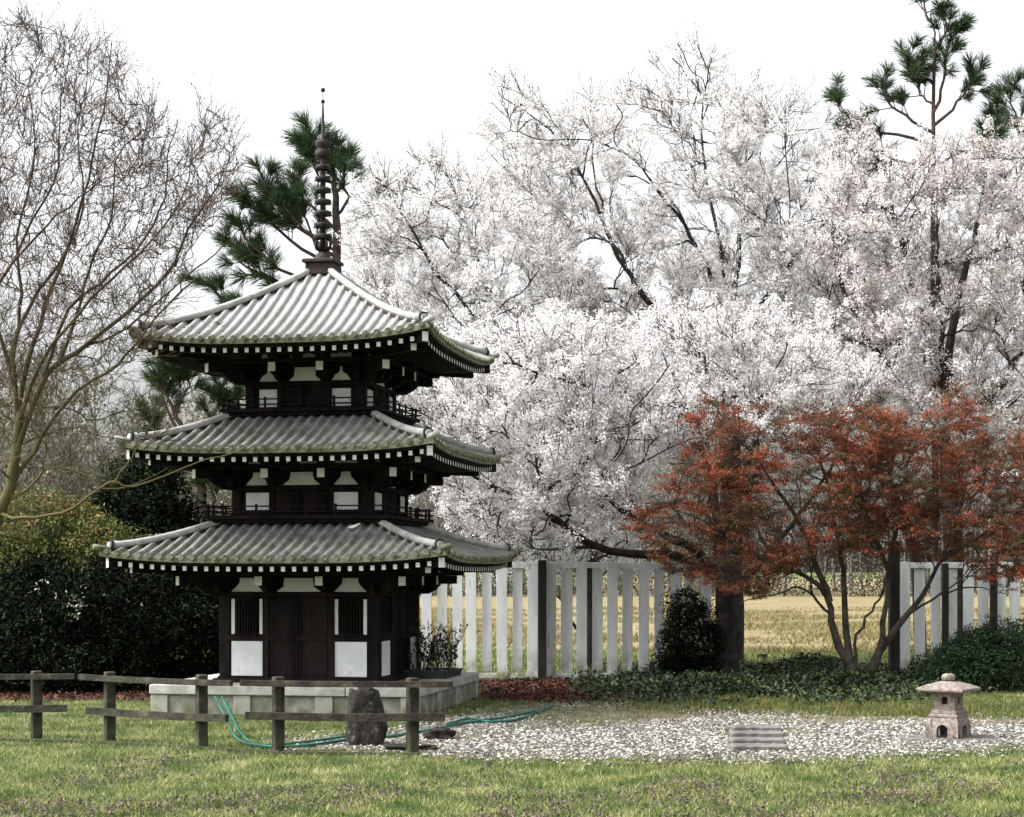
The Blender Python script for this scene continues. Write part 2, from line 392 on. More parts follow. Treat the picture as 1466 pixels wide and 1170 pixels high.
MULCH_L = [(-60,982),(60,984),(215,984),(230,995),(212,1004),(150,1002),(80,1004),(-60,1000)]
sheet('mulch_bed', gpoly(MULCH_R), 0.0, M['mulch'])
sheet('mulch_bed', gpoly(MULCH_L), 0.0, M['mulch'])
DIRT = [(880,1012),(960,1022),(1050,1026),(1180,1026),(1300,1032),(1470,1030),(1470,1036),(1300,1040),(1180,1034),(1040,1036),(940,1030)]
sheet('dirt_path', gpoly(DIRT), .004, M['dirt'])

def scatter_poly(poly_px, n, edge=0.):
    P = [G(x,y)[:2] for x,y in poly_px]; xs = [p[0] for p in P]; ys = [p[1] for p in P]; out = []
    while len(out) < n:
        x = random.uniform(min(xs)-edge, max(xs)+edge); y = random.uniform(min(ys)-edge, max(ys)+edge)
        if in_poly(x+random.gauss(0,edge), y+random.gauss(0,edge), P): out.append((x,y,0))
    return np.array(out)
def vnoise(x, y, s, seed=0):
    r = np.random.default_rng(seed); v = 0
    for _ in range(7):
        a = r.random()*6.28; f = s*(.6+r.random()); v = v+np.sin((x*np.cos(a)+y*np.sin(a))*f+r.random()*6.28)
    return v/3.0
def octs(P, size, flatness=.6):
    n = len(P); s = (size*(.4+1.5*RNG.random(n)**2.2))[:,None,None]
    base = np.array([(1,0,0),(0,1,0),(-1,0,0),(0,-1,0),(0,0,1),(0,0,-1)], float)[None]*np.array([1,.75,flatness])
    a = RNG.random(n)*6.28; c, s2 = np.cos(a)[:,None], np.sin(a)[:,None]
    B = base+RNG.normal(size=(n,6,3))*.12
    X = B[...,0]*c-B[...,1]*s2; Y = B[...,0]*s2+B[...,1]*c
    V = np.stack([X,Y,B[...,2]], -1)*s+P[:,None,:]
    F = np.array([(0,1,4),(1,2,4),(2,3,4),(3,0,4),(1,0,5),(2,1,5),(3,2,5),(0,3,5)])
    F = (F[None]+(np.arange(n)*6)[:,None,None]).reshape(-1,3)
    return V.reshape(-1,3), F
pp = scatter_poly(GRAVEL, 52000, .30)
keep = (vnoise(pp[:,0], pp[:,1]*1.6, 2.6, 3)*.8+RNG.random(len(pp))*1.1+np.clip((18.6-pp[:,1])*.5,-.75,.8)+np.clip(pp[:,0]+.9,-.9,.1)) > .25
pp = pp[keep]; pp[:,2] = .003
V, F = octs(pp, .016, .38)
link_mesh('gravel', fast_mesh('gravel', V, F, M['pebble']), None, kind='stuff', label='white pebble gravel scattered across the garden floor')
cp = np.concatenate([scatter_poly(MULCH_R, 5000, .12), scatter_poly(MULCH_L, 2500, .12)]); cp[:,2] = .012
V, F = leaves(cp, 1, .01, .06, (0,0,1.2), .4)
link_mesh('mulch', fast_mesh('mulch', V, F, M['chip']), None, kind='stuff', label='reddish bark mulch chips under the plants')

def blades(P, h, w, lean=.35):
    n = len(P); a = RNG.random(n)*6.283; hh = h*(.5+RNG.random(n)); ww = w*(.7+.6*RNG.random(n))
    dx = np.cos(a)*ww/2; dy = np.sin(a)*ww/2
    lx = RNG.normal(size=n)*lean*hh; ly = RNG.normal(size=n)*lean*hh
    V = np.stack([P+np.stack([-dx,-dy,0*dx],1), P+np.stack([dx,dy,0*dx],1), P+np.stack([lx,ly,hh],1)],1).reshape(-1,3)
    return V, np.arange(n*3).reshape(-1,3)
def lawn_points(n, y0, y1, near=1.0):
    # density falls with distance
    y = y0+(y1-y0)*RNG.random(n)**1.25
    x = (RNG.random(n)*2-1)*(y*.30+1.2); return np.stack([x,y,np.full(n,-.004)],1)
gp = lawn_points(300000, 10.8, 31.0)
GP = gpoly(GRAVEL); MR = gpoly(MULCH_R); ML = gpoly(MULCH_L)
def np_inpoly(x, y, poly):
    c = np.zeros(len(x), bool); j = len(poly)-1
    for i in range(len(poly)):
        xi, yi = poly[i]; xj, yj = poly[j]
        if yi != yj:
            k = ((yi > y) != (yj > y)) & (x < (xj-xi)*(y-yi)/(yj-yi)+xi); c ^= k
        j = i
    return c
jx, jy = gp[:,0]+RNG.normal(size=len(gp))*.13, gp[:,1]+RNG.normal(size=len(gp))*.2
ing = np_inpoly(jx, jy, GP); inm = np_inpoly(jx, jy, MR)|np_inpoly(jx, jy, ML)
patch = vnoise(gp[:,0], gp[:,1], 2.2, 3)
k = ~inm & (~ing | ((vnoise(gp[:,0], gp[:,1]*1.6, 2.6, 3)*.8+np.clip((18.6-gp[:,1])*.5,-.75,.8) < -.2) & (RNG.random(len(gp)) < .5)) | (RNG.random(len(gp)) < .08))
k &= ~((np.abs(gp[:,0]+2.0) < 2.2) & (gp[:,1] > 19.8+.0) & (gp[:,1] < 22.6) & (gp[:,0] < -.9+ (gp[:,1]-19.6)*.19))
gp = gp[k]
V, F = blades(gp, .034, .007, .6)
link_mesh('grass', fast_mesh('grass', V, F, M['grass']), None, kind='stuff', label='short spring lawn grass, yellow green and patchy')
hp = lawn_points(60000, 10.8, 15.8)
kk = (vnoise(hp[:,0], hp[:,1], 3.0, 9)+.7*RNG.random(len(hp))+np.clip((13.6-hp[:,1])*.35,-.7,.5)) > .6; hp = hp[kk][:3600]
st = []
c = np.repeat(hp, 7, 0)+RNG.normal(size=(len(hp)*7,3))*np.array([.012,.012,.0]); c[:,2] = RNG.random(len(c))**.6*.055
V1, F1 = leaves(c, 1, .003, .017, (0,0,.6), .8)
link_mesh('henbit_weeds', fast_mesh('henbit_weeds', V1, F1, M['henbit']), None, kind='stuff', label='low purple flowering weeds through the near lawn')

# ------------------------------------------------------------------ pagoda
TH = math.radians(11.1)
PC = (-2.228, 21.40)
pag = empty('pagoda', (PC[0], PC[1], 0), -TH, label='three storey dark wooden garden pagoda with grey tiled roofs and tall spire', category='pagoda')
PITCH = .1245
def prof(t, ze, zt, k=.72): return ze+(zt-ze)*(k*t+(1-k)*t*t)
def upturn(u, d, a, b, up): 
    return up*(min(1,abs(u)/a))**3.4*max(0,min(1,(d-b)/(a-b)))**1.3
def roof_geo(a, b, ze, zt, up, K=12):
    V = []; F = []
    ph = [-.5,-.4,-.28,-.25,-.21,-.12,0,.12,.21,.25,.28,.4]
    us = []
    n = int(a/PITCH)+1
    for i in range(-n, n+1):
        for p in ph:
            u = (i+p)*PITCH
            if abs(u) < a-.004: us.append((u, p))
    us = [(-a+.002,.5)]+us+[(a-.002,.5)]
    def h(p): return .040*math.sqrt(max(0,1-(p/.25)**2)) if abs(p) < .25 else -.004
    for k4 in range(4):
        T = rot(k4); off = len(V); rows = len(us)
        for u, p in us:
            d0 = max(abs(u), b)
            for j in range(K+1):
                d = d0+(a-d0)*j/K; t = (a-d)/(a-b)
                z = prof(t, ze, zt)+upturn(u,d,a,b,up)+h(p)*(1 if a-abs(u) > .1 else .3)
                V.append(T(u, -d, z))
        for i in range(rows-1):
            for j in range(K):
                q = off+i*(K+1)+j
                F.append((q, q+1, q+K+2, q+K+1))
    return V, F
def eave_geo(a, b, ze, up, th):
    """scalloped tile edge: front faces of ribs plus a lip below"""
    mb = MB(); n = int(a/PITCH)+1
    NS = 64
    for k4 in range(4):
        T = rot(k4)
        V = []; F = []
        for i in range(NS+1):
            u = -a+2*a*i/NS; z = ze+upturn(u,a,a,b,up)
            V += [(u,-a-.004,z+.004),(u,-a-.004,z-th),(u,-a+.05,z-th),(u,-a+.05,z-.008)]
        for i in range(NS):
            for j in range(3): q = i*4+j; F.append((q,q+1,q+5,q+4))
        mb.add(V, F, 0, T)
        for i in range(-n, n+1):
            u = i*PITCH
            if abs(u) > a-.06: continue
            z = ze+upturn(u,a,a,b,up)+.004; r = .031; V = [];
            for yy, rr in ((-a-.022, r), (-a+.02, r)):
                for j in range(10):
                    g = 2*math.pi*j/10; V.append((u+rr*math.cos(g), yy, z+rr*math.sin(g)))
            F = [tuple(range(10)), tuple(range(19,9,-1))]+[(j, 10+j, 10+(j+1)%10, (j+1)%10) for j in range(10)]
            mb.add(V, F, 0, T)
    return mb
rafter_front = [0]
def bell(wb, wt, h, z0):
    prof_ = [(1,0),(.93,.10),(.80,.24),(.66,.40),(.56,.55)]
    pts = []
    for x, t in prof_: pts.append((max(wt, wb*x) if t > 0 else wb, z0+h*t))
    pts[-1] = (wt+(wb-wt)*.12, z0+h*.58); pts.append((wt, z0+h*.78)); pts.append((wt, z0+h))
    return pts+[(-x, z) for x, z in reversed(pts)]
floors = [
 dict(name=0, c=.94, z0=.355, zb=1.335, zs=1.469, e=1.30, u=.35, a=1.95, b=.86, ze=1.715, zt=2.125, up=.085, rm='roof_low',
      bells=(1.345,.155,[(-.605,.19,.09),(0,.26,.17),(.605,.19,.09)]), top=None),
 dict(name=1, c=.83, z0=2.20, zb=2.545, zs=2.675, e=1.16, u=.33, a=1.775, b=.78, ze=2.912, zt=3.342, up=.085, rm='roof_mid',
      bells=(2.556,.145,[(-.52,.14,.055),(0,.22,.13),(.52,.14,.055)]), top=(2.80,2.87,[(-.52,.10),(0,.17),(.52,.125)]),
      win=(2.275,2.470,[(-.52,.14),(.52,.14)]), balc=(1.08, 2.165)),
 dict(name=2, c=.71, z0=3.42, zb=3.74, zs=3.879, e=1.05, u=.28, a=1.705, b=.06, ze=4.112, zt=5.09, up=.125, rm='roof_top',
      bells=(3.749,.155,[(-.43,.11,.012),(0,.185,.12),(.43,.11,.012)]), top=(3.995,4.065,[(-.43,.08),(0,.17),(.43,.115)]),
      win=(3.455,3.655,[(-.43,.11),(.43,.11)]), balc=(.945, 3.385)),
]
WL = ['bottom storey dark wooden walls and posts','middle storey dark wooden walls','top storey dark wooden walls']
RL = ['lowest mossy tiled roof','middle mossy tiled roof','pale uppermost tiled roof']
for fi, f in enumerate(floors):
    a, b, ze, zt, up, c = f['a'], f['b'], f['ze'], f['zt'], f['up'], f['c']
    # tiled roof
    V, F = roof_geo(a, b, ze, zt, up)
    rm = new_mesh('roof', V, F, M[f['rm']], None, True)
    ro = link_mesh('roof', rm, pag, label=RL[fi])
    eave_geo(a, b, ze, up, .052).build('tile_edge', M['tile_edge'], ro)
    # soffit
    mb = MB(); NS = 40
    for k4 in range(4):
        V = []; F = []
        for i in range(NS+1):
            s = -1+2*i/NS; zz = ze-.055
            V += [(s*(a-.03), -(a-.03), zz+upturn(s*a,a,a,b,up)), (s*(a-.09), -(a-.09), zz-.035+upturn(s*a,a,a,b,up)), (s*(a-.5), -(a-.5), zz+.03+.3*upturn(s*a,a,a,b,up)), (s*(c-.03), -(c-.03), zz+.12)]
        for i in range(NS):
            for j in range(3): q = i*4+j; F.append((q,q+4,q+5,q+1))
        mb.add(V, F, 0, rot(k4))
    mb.build('eave_boards', M['wood_dark'], ro)
    # rafters
    rmesh = MB(); rmesh.box(-.022,.022,0,.50,-.025,.025, mf=[0,0,1,0,0,0]); rme = rmesh.mesh('rafter', [M['wood_dark'], M['white_paint']])
    rest = MB(); n = int(a/PITCH)
    for k4 in range(4):
        for i in range(-n, n+1):
            u = i*PITCH
            if abs(u) > a-.13: continue
            y = -(a-.085); z = ze-.115+upturn(u,a,a,b,up)
            if k4 == 0 and rafter_front[0] < 100:
                o = link_mesh('rafter', rme, ro); o.location = (u, y, z); o.rotation_euler = (math.radians(3),0,0); rafter_front[0] += 1
            else:
                T = rot(k4); L0 = min(.5, max(.1, (a-.085)-abs(u)))
                rest.box(u-.022,u+.022,y,y+L0,z-.025,z+.025, mf=[0,0,1,0,0,0], T=T)
    rest.build('rafter_rows', [M['wood_dark'], M['white_paint']], ro, kind='stuff')
    # hip ridges and hip rafters
    for k4 in range(4):
        T = rot(k4); mb = MB(); P = []; R = []; P2 = []
        d1 = a*.945
        for j in range(15):
            d = b+(d1-b)*j/14; t = (a-d)/(a-b); z = prof(t,ze,zt)+upturn(d,d,a,b,up)
            P.append((d,-d,z+.058)); R.append(.040 if j < 14 else .046)
        mb.tube(P, R, 12, 0, T)
        # flat course under the ridge roll, coloured dark to paint a shade line
        for sgn in (0,):
            V = []; F = []
            for (x,y,z) in P:
                q = .026/1.414
                V += [(x-q,y-q,z-.07),(x-q,y-q,z+.005),(x+q,y+q,z+.005),(x+q,y+q,z-.07)]
            for j in range(14):
                for e_ in range(3): w = j*4+e_; F.append((w,w+1,w+5,w+4))
            F.append((0,3,2,1)); F.append((56,57,58,59))
            mb.add(V, F, 1, T)
        mb.build('hip_ridge', [M['ridge'], M['bronze']], ro, True)
        # round end tile and the small tip tile beyond
        z = P[-1][2]; mb = MB()
        mb.tube([(d1+.002,-d1-.002,z+.004),(d1+.018,-d1-.018,z+.005)], [.058,.056], 16, 0, T)
        mb.tube([(d1+.0185,-d1-.0185,z-.008),(d1+.032,-d1-.032,z-.007)], [.044,.042], 16, 1, T)
        mb.build('ridge_end_tile', [M['bronze'], M['ridge']], ro)
        mb = MB(); zt_ = ze+up+.028
        mb.tube([(d1+.02,-d1-.02,zt_-.01),(a-.02,-a+.02,zt_),(a+.045,-a-.045,zt_+.016)], [.032,.034,.034], 12, 0, T)
        mb.build('tip_tile', M['tile_edge'] if fi == 0 else M['ridge'], ro, True)
        for (dd, z_, w_) in ((a*.965, ze+up*.75-.105, .062), (a*.865, ze+up*.4-.135, .058)):
            mb = MB(); 
            ca = math.cos(math.pi/4)
            def TT(x,y,z,T=T,dd=dd): # x across, y inward along the diagonal
                q = dd-y*ca; return T(q+x*ca, -(q)+x*ca, z)
            mb.box(-w_*.6,w_*.6,0,.75,z_-.055,z_+.05, mf=[0,0,1,0,0,0], T=TT)
            mb.build('hip_rafter', [M['wood_dark'], M['white_paint']], ro)
    # ---- storey body
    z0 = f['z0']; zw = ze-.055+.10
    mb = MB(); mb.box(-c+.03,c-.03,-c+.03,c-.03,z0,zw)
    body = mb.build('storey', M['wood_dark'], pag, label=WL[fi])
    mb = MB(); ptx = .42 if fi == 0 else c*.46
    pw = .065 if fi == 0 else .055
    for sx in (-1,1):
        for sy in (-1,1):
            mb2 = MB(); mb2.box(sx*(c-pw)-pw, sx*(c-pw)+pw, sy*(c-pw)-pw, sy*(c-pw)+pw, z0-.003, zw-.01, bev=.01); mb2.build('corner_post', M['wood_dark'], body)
    wpos = {0:(.42,.80)}.get(fi)
    for k4 in range(4):
        T = rot(k4); mb = MB(); y = -c
        # beams
        mb.box(-c+.002,c-.002,y-.012,y+.04,f['zb']-.045,f['zb']+.004,T=T)
        mb.box(-c+.002,c-.002,y-.012,y+.04,zw-.05,zw-.012,T=T) if fi else None
        mb.box(-c+.004,c-.004,y-.016,y+.04,z0,z0+.03,T=T)
        if fi: mb.box(-c+.006,c-.006,y-.010,y+.04,f['zs']+.05,f['zs']+.105,T=T)
        mb.build('beam', M['wood_dark'], body)
        z_, h, L = f['bells']
        for x, wb, wt in L:
            m2 = MB(); m2.prism([(x+px, pz) for px, pz in bell(wb, wt, h, z_)], y+.008, y+.032, T=T); m2.build('plaster_panel', M['plaster'], body)
        if f['top']:
            for x, w in f['top'][2]:
                m2 = MB(); m2.prism([(x-w-.01,f['top'][0]),(x+w+.01,f['top'][0]),(x+w,f['top'][1]),(x-w,f['top'][1])], y+.008, y+.032, T=T); m2.build('plaster_panel', M['plaster'], body)
        if fi:
            for x, w in f['win'][2]:
                m2 = MB(); m2.box(x-w,x+w,y+.008,y+.032,f['win'][0],f['win'][1],T=T); m2.build('plaster_panel', M['plaster'], body)
            m2 = MB()
            for sx in (-1,1):
                m2.box(sx*.17-.14,sx*.17+.14,y+.006,y+.03,z0+.04,f['zb']-.06,T=T)
                for q in (.1,.24): m2.box(sx*.17-.14,sx*.17+.14,y+.002,y+.03,z0+q,z0+q+.025,T=T)
            m2.build('door', M['wood_dark'], body)
            for sx in (-1,1):
                m2 = MB(); m2.box(sx*(ptx-.03)-.028,sx*(ptx-.03)+.028,y-.014,y+.04,z0+.031,f['zb']-.046,T=T); m2.build('post', M['wood_dark'], body)
        else:
            for sx in (-1,1):
                x0, x1 = sorted((sx*.425, sx*.795))
                m2 = MB(); m2.box(x0,x1,y+.008,y+.032,.392,.784,T=T); m2.build('plaster_panel', M['plaster'], body)
                if k4 != 1 :
                    for xx in (x0+.018, x1-.018):
                        if k4 == 0:
                            m2 = MB(); m2.box(xx-.019,xx+.019,y+.008,y+.034,.865,1.262,T=T); m2.build('window_strip', M['plaster'], body)
                m2 = MB()   # lattice window
                m2.box(x0+.042,x1-.042,y+.004,y+.03,.85,.872,T=T); m2.box(x0+.042,x1-.042,y+.004,y+.03,1.25,1.272,T=T)
                q = x0+.06
                while q < x1-.05: m2.box(q-.008,q+.008,y+.002,y+.03,.872,1.25,T=T); q += .033
                m2.build('lattice_window', M['wood_dark'], body)
                m2 = MB(); m2.box(sx*.385-.035,sx*.385+.035,y-.014,y+.04,.386,f['zb']-.046,T=T); m2.build('post', M['wood_dark'], body)
                m2 = MB(); xc = sx*.172
                m2.box(xc-.168,xc+.168,y+.008,y+.03,.39,1.27,T=T)
                for q in (.42,.62,.92,1.14): m2.box(xc-.15,xc+.15,y+.003,y+.03,q,q+.03,T=T)
                for q in (-.155,.155): m2.box(xc+q-.012,xc+q+.012,y+.001,y+.03,.392,1.268,T=T)
                m2.build('door', M['wood_dark'], body)
            m2 = MB(); m2.box(-.85,.85,y-.012,y+.04,.795,.845,T=T); m2.build('beam', M['wood_dark'], body)
    if fi == 0:
        mb = MB(); mb.box(-1.0,1.0,-1.0,1.0,.318,.357); mb.build('sill', M['wood_dark'], body)
    # ---- brackets
    e, uu, zs = f['e'], f['u'], f['zs']
    for k4 in range(4):
        T = rot(k4)
        for sx in (-1,1):
            mb = MB(); x = sx*uu
            mb.box(x-.043,x+.043,-e,-c+.02,zs-.05,zs+.05, mf=[0,0,1,0,0,0], T=T)
            # curved lower arm
            mb.prism([(-c+.02,zs-.13),(-c-.10,zs-.13),(-c-.17,zs-.10),(-c-.20,zs-.052),(-c+.02,zs-.052)], x-.03, x+.03, 0, lambda X,Y,Z,T=T: T(Y,X,Z))
            mb.prism([(x-.13,zs+.05),(x-.09,zs-.02),(x-.045,zs-.05),(x+.045,zs-.05),(x+.09,zs-.02),(x+.13,zs+.05)], -c-.06, -c-.012, 0, T)
            mb.build('bracket', [M['wood_dark'], M['white_paint']], body)
        ca = math.cos(math.pi/4); mb = MB()
        def TD(x,y,z,T=T): q = e*1.0-y*ca; return T(q+x*ca, -q+x*ca, z)
        Ld = (e-c+.02)/ca
        mb.box(-.045,.045,0,Ld,zs-.05,zs+.05, mf=[0,0,1,0,0,0], T=TD)
        mb.prism([(Ld,zs-.17),(Ld-.14,zs-.17),(Ld-.24,zs-.12),(Ld-.32,zs-.052),(Ld,zs-.052)], -.035, .035, 0, lambda X,Y,Z,TD=TD: TD(Y,X,Z))
        mb.box(-.06,.06,.02,.13,zs+.051,zs+.11,T=TD); mb.box(-.05,.05,Ld*.5,Ld*.5+.1,zs+.051,zs+.12,T=TD)
        mb.build('corner_bracket', [M['wood_dark'], M['white_paint']], body)
        mb = MB(); mb.box(-e-.12,e+.12,-e+.03,-e+.09,zs+.052,zs+.098,T=T)
        for x in (-e+.06, -uu, uu, e-.06, 0): mb.box(x-.05,x+.05,-e+.01,-e+.11,zs+.099,zs+.15,T=T)
        mid = -(e+c)/2
        mb.box(mid*-1*-1,-mid,mid-.02,mid+.03,zs+.055,zs+.10,T=T)
        for sx in (-1,1):   # the ends of the wall beams that stick out past the corner
            mb.box(min(sx*c,sx*(c+.2)),max(sx*c,sx*(c+.2)),-c+.01,-c+.07,zs-.13,zs-.053,T=T)
        mb.build('bracket_beam', M['wood_dark'], body)
    # ---- balcony
    if fi:
        e2, zf = f['balc']
        mb = MB(); mb.box(-e2,e2,-e2,e2,zf,zf+.022); mb.box(-e2+.05,e2-.05,-e2+.05,e2-.05,zf-.04,zf-.001)
        bal = mb.build('balcony', M['wood_dark'], pag, label=('middle' if fi == 1 else 'upper')+' balcony with low dark railing')
        for k4 in range(4):
            T = rot(k4); mb = MB(); ee = e2-.045
            for z_ in (zf+.145, zf+.085): mb.box(-ee-.07,ee+.07,-ee-.009,-ee+.009,z_-.008,z_+.008,T=T)
            mb.box(-ee-.05,ee+.05,-ee-.012,-ee+.012,zf+.023,zf+.042,T=T)
            for x in (-ee,-ee+.17,-.43*e2/1.,.12,.43*e2,ee-.17):
                mb.box(x-.012,x+.012,-ee-.011,-ee+.011,zf+.022,zf+.17,T=T)
            mb.build('railing', M['wood_dark'], bal)
# spire
sp = MB(); sp.box(-.165,.165,-.165,.165,5.055,5.19,bev=.008); sp.box(-.20,.20,-.20,.20,5.191,5.235,bev=.01)
sp = sp.build('spire', M['wood_red'], pag)
px2z = lambda v: EYE-((100+v*.2564)-HY)/FPX*21.4
mb = MB(); mb.lathe([(.10,5.236),(.10,5.26),(.085,5.30),(.05,5.335),(.035,5.345)], 20); mb.build('spire_bowl', M['bronze'], sp, True)
mb = MB()
for j in range(8):
    g = 2*math.pi*j/8
    mb.tube([(.03*math.cos(g),.03*math.sin(g),5.345),(.075*math.cos(g),.075*math.sin(g),5.375),(.10*math.cos(g),.10*math.sin(g),5.43),(.085*math.cos(g),.085*math.sin(g),5.47)], [.016,.02,.017,.004], 6)
mb.build('spire_lotus', M['bronze'], sp, True)
mb = MB(); mb.lathe([(.034,5.33),(.032,px2z(395)),(.026,px2z(390)),(.010,px2z(195)),(.005,px2z(185)),(.004,px2z(100))], 12); mb.build('spire_pole', M['bronze'], sp, True)
for i, v in enumerate([932, 868, 802, 737, 672, 608, 545]):
    r = .108-.003*i; zc = px2z(v); m2 = MB()
    m2.lathe([(.035,zc-.008),(r*.85,zc-.016),(r*.86,zc-.028),(r,zc-.024),(r,zc+.016),(r*.9,zc+.022),(.035,zc+.024)], 18)
    for j in range(8):
        g = 2*math.pi*j/8+.2; m2.tube([(r*math.cos(g),r*math.sin(g),zc-.02),(r*1.02*math.cos(g),r*1.02*math.sin(g),zc-.036)], [.005,.007], 5)
    m2.build('spire_ring', M['bronze'], sp, True)
mb = MB(); zc = px2z(440); mb.lathe([(.03,zc-.115),(.085,zc-.10),(.092,zc-.03),(.06,zc-.01),(.08,zc+.01),(.098,zc+.06),(.09,zc+.085),(.03,zc+.10)], 20); mb.build('spire_crown', M['bronze'], sp, True)
for v, r in ((178,.024),(113,.027)):
    zc = px2z(v); m2 = MB(); m2.lathe([(r*math.cos(q)+.001, zc+r*math.sin(q)) for q in [math.radians(t) for t in range(-85,86,17)]], 12); m2.build('spire_ball', M['bronze'], sp, True)

# ------------------------------------------------------------------ platform
PL = empty('stone_platform', (PC[0], PC[1], 0), -TH, label='square grey concrete platform with panelled sides under the pagoda', category='platform')
PLX = (-1.003-PC[0]+.0, 19.6-PC[1])
hw = 1.545; oy = .02
mb = MB(); mb.box(-hw+.05,hw-.05,-hw+.05+oy,hw-.05+oy,-.01,.21); mb.build('base', M['conc'], PL)
for k4 in range(4):
    T0 = rot(k4); T = lambda x,y,z,T0=T0: (T0(x,y,z)[0], T0(x,y,z)[1]+oy, z)
    for x in (-1.435,-.47,.47,1.435):
        if k4 in (1,3) and abs(x) > 1: continue
        m2 = MB(); m2.box(x-.10,x+.10,-hw+.022,-hw+.12,-.008,.2095,T=T,bev=.006); m2.build('pilaster', M['conc_pale'], PL)
    segs = [-hw,-.9,-.05,.72,hw] if k4 == 0 else [-hw,-.6,.35,hw]
    for i in range(len(segs)-1):
        s0 = segs[i]+(.003 if i else 0); s1 = segs[i+1]-.003
        if k4 in (1,3):
            s0 = max(s0,-hw+.30); s1 = min(s1,hw-.30)
        m2 = MB(); m2.box(s0,s1,-hw,-hw+.297,.211,.317,T=T,bev=.008); m2.build('coping', M['conc_pale'], PL)
mb = MB(); mb.box(-hw+.299,hw-.299,-hw+.299+oy,hw-.299+oy,.2105,.315); mb.build('paving', M['conc'], PL)

# ------------------------------------------------------------------ planter with twiggy shrub, scrap on roof
def loc(u, v, z):  # pagoda local to world
    c, s = math.cos(TH), math.sin(TH); return (PC[0]+u*c+v*s, PC[1]-u*s+v*c, z)
px_, py_, _ = loc(1.22, .45, 0)
pl = empty('planter', (px_, py_, .317), -TH, label='low dark green planter of twiggy shoots on the platform beside the pagoda', category='planter')
mb = MB(); V=[]; 
mb.prism([(-.24,0),(.24,0),(.28,.09),(.26,.09),(.23,.03),(-.23,.03),(-.26,.09),(-.28,.09)], -.32, .42); mb.box(-.225,.225,-.318,-.29,.012,.088); mb.box(-.225,.225,.39,.418,.012,.088); mb.box(-.24,.24,-.29,.39,.04,.07)
mb.build('trough', M['trough'], pl)
P0 = np.stack([np.stack([RNG.uniform(-.2,.2,70), RNG.uniform(-.28,.38,70), np.full(70,.05)],1)],0)[0]
dirs = unit(np.stack([RNG.normal(size=70)*.25, RNG.normal(size=70)*.25, np.ones(70)],1)); hh = RNG.uniform(.25,.62,70)[:,None]
PP = np.stack([P0, P0+dirs*hh*.5, P0+dirs*hh+RNG.normal(size=(70,3))*.03],1)
parts = [tubes(PP, taper(PP,.004,.002), 4)]
S1 = spawn(PP, 4, .12, (20,45), .3, 3, .15); parts.append(tubes(S1, taper(S1,.003,.0015),3))
V, F = join(parts); link_mesh('stems', fast_mesh('stems', V, F, M['bark_cherry']), pl)
c1, _ = sample_pts(S1, 5); V, F = leaves(c1, 1, .012, .03); link_mesh('foliage', fast_mesh('foliage', V, F, M['azalea']), pl)
mb = MB(); sx, sy, sz = loc(.70, -1.12, 2.04)
mb.prism([(-.07,-.01),(-.02,-.022),(.03,.0),(.065,.03),(.07,.045),(.02,.025),(-.03,.012)], -.01, .0)
o = mb.build('paper_scrap', M['white_paint'], None, label='small white scrap lying on the lowest tiled roof', category='scrap'); o.location = (sx, sy, sz+.03); o.rotation_euler = (math.radians(-20),0,0)

# ------------------------------------------------------------------ rail fence
def rail_panel(posts, top, low, label):
    bx, by, _ = G(*posts[0])
    r = empty('rail_fence', (bx, by, 0), 0, label=label, category='rail fence', group='low dark rail fence panels in front of the pagoda')
    def line(px, off=0):
        (xa, ya), (xb, yb) = posts[0], posts[-1]
        if len(posts) == 1: D = G(*posts[0])[1]; return ((px-CX)/FPX*(D+off), D+off)
        pa, pb = G(*posts[0]), G(*posts[-1])
        # intersection of pixel ray with fence line
        kx = (px-CX)/FPX; dx, dy = pb[0]-pa[0], pb[1]-pa[1]
        t = (kx*pa[1]-pa[0])/(dx-kx*dy); return (pa[0]+t*dx, pa[1]+t*dy+off)
    for (px, py) in posts:
        x, y, _ = G(px, py); m2 = MB(); s = random.uniform(-.012,.012)
        a = math.radians(28); ca, sa = math.cos(a), math.sin(a)
        m2.box(-.046,.046,-.046,.046,-.03,.655+s, bev=.008, T=lambda X,Y,Z: (x-bx+X*ca-Y*sa+.0, y-by+X*sa+Y*ca+.06, Z))
        m2.build('post', M['rail_wood'], r)
    for (x0, x1, z) in top+low:
        p, q = line(x0), line(x1); dx, dy = q[0]-p[0], q[1]-p[1]; L = math.hypot(dx,dy); ux, uy = dx/L, dy/L
        n = 6; m2 = MB(); V = []; F = []; h = .033 if z < .5 else .026
        for i in range(n+1):
            t = L*i/n; sag = -.008*math.sin(math.pi*i/n)+random.uniform(-.002,.002)
            for (o_, zz) in ((-.02,-h),(.02,-h),(.02,h),(-.02,h)):
                V.append((p[0]-bx+ux*t-uy*o_, p[1]-by+uy*t+ux*o_-.022, z+zz+sag))
        for i in range(n):
            for j in range(4): F.append((i*4+j, (i+1)*4+j, (i+1)*4+(j+1)%4, i*4+(j+1)%4))
        F += [(0,1,2,3),(n*4+3,n*4+2,n*4+1,n*4)]
        m2.add(V, F); m2.build('rail', M['rail_wood'], r)
rail_panel([(50,1060)], [(-160,108,.60)], [(-160,96,.30)], 'leftmost dark rail fence section with a single post, at the picture edge')
rail_panel([(155,1063),(287,1072)], [(114,332,.595)], [(125,326,.285)], 'dark two-post rail fence section in front of the platform left corner')
rail_panel([(397,1078),(590,1080)], [(345,648,.61)], [(352,637,.325)], 'dark two-post rail fence section with the standing stone behind it')
mb = MB(); pts = [G(-120,1058),G(18,1061),G(155,1065),G(287,1073),G(397,1080),G(600,1082)]
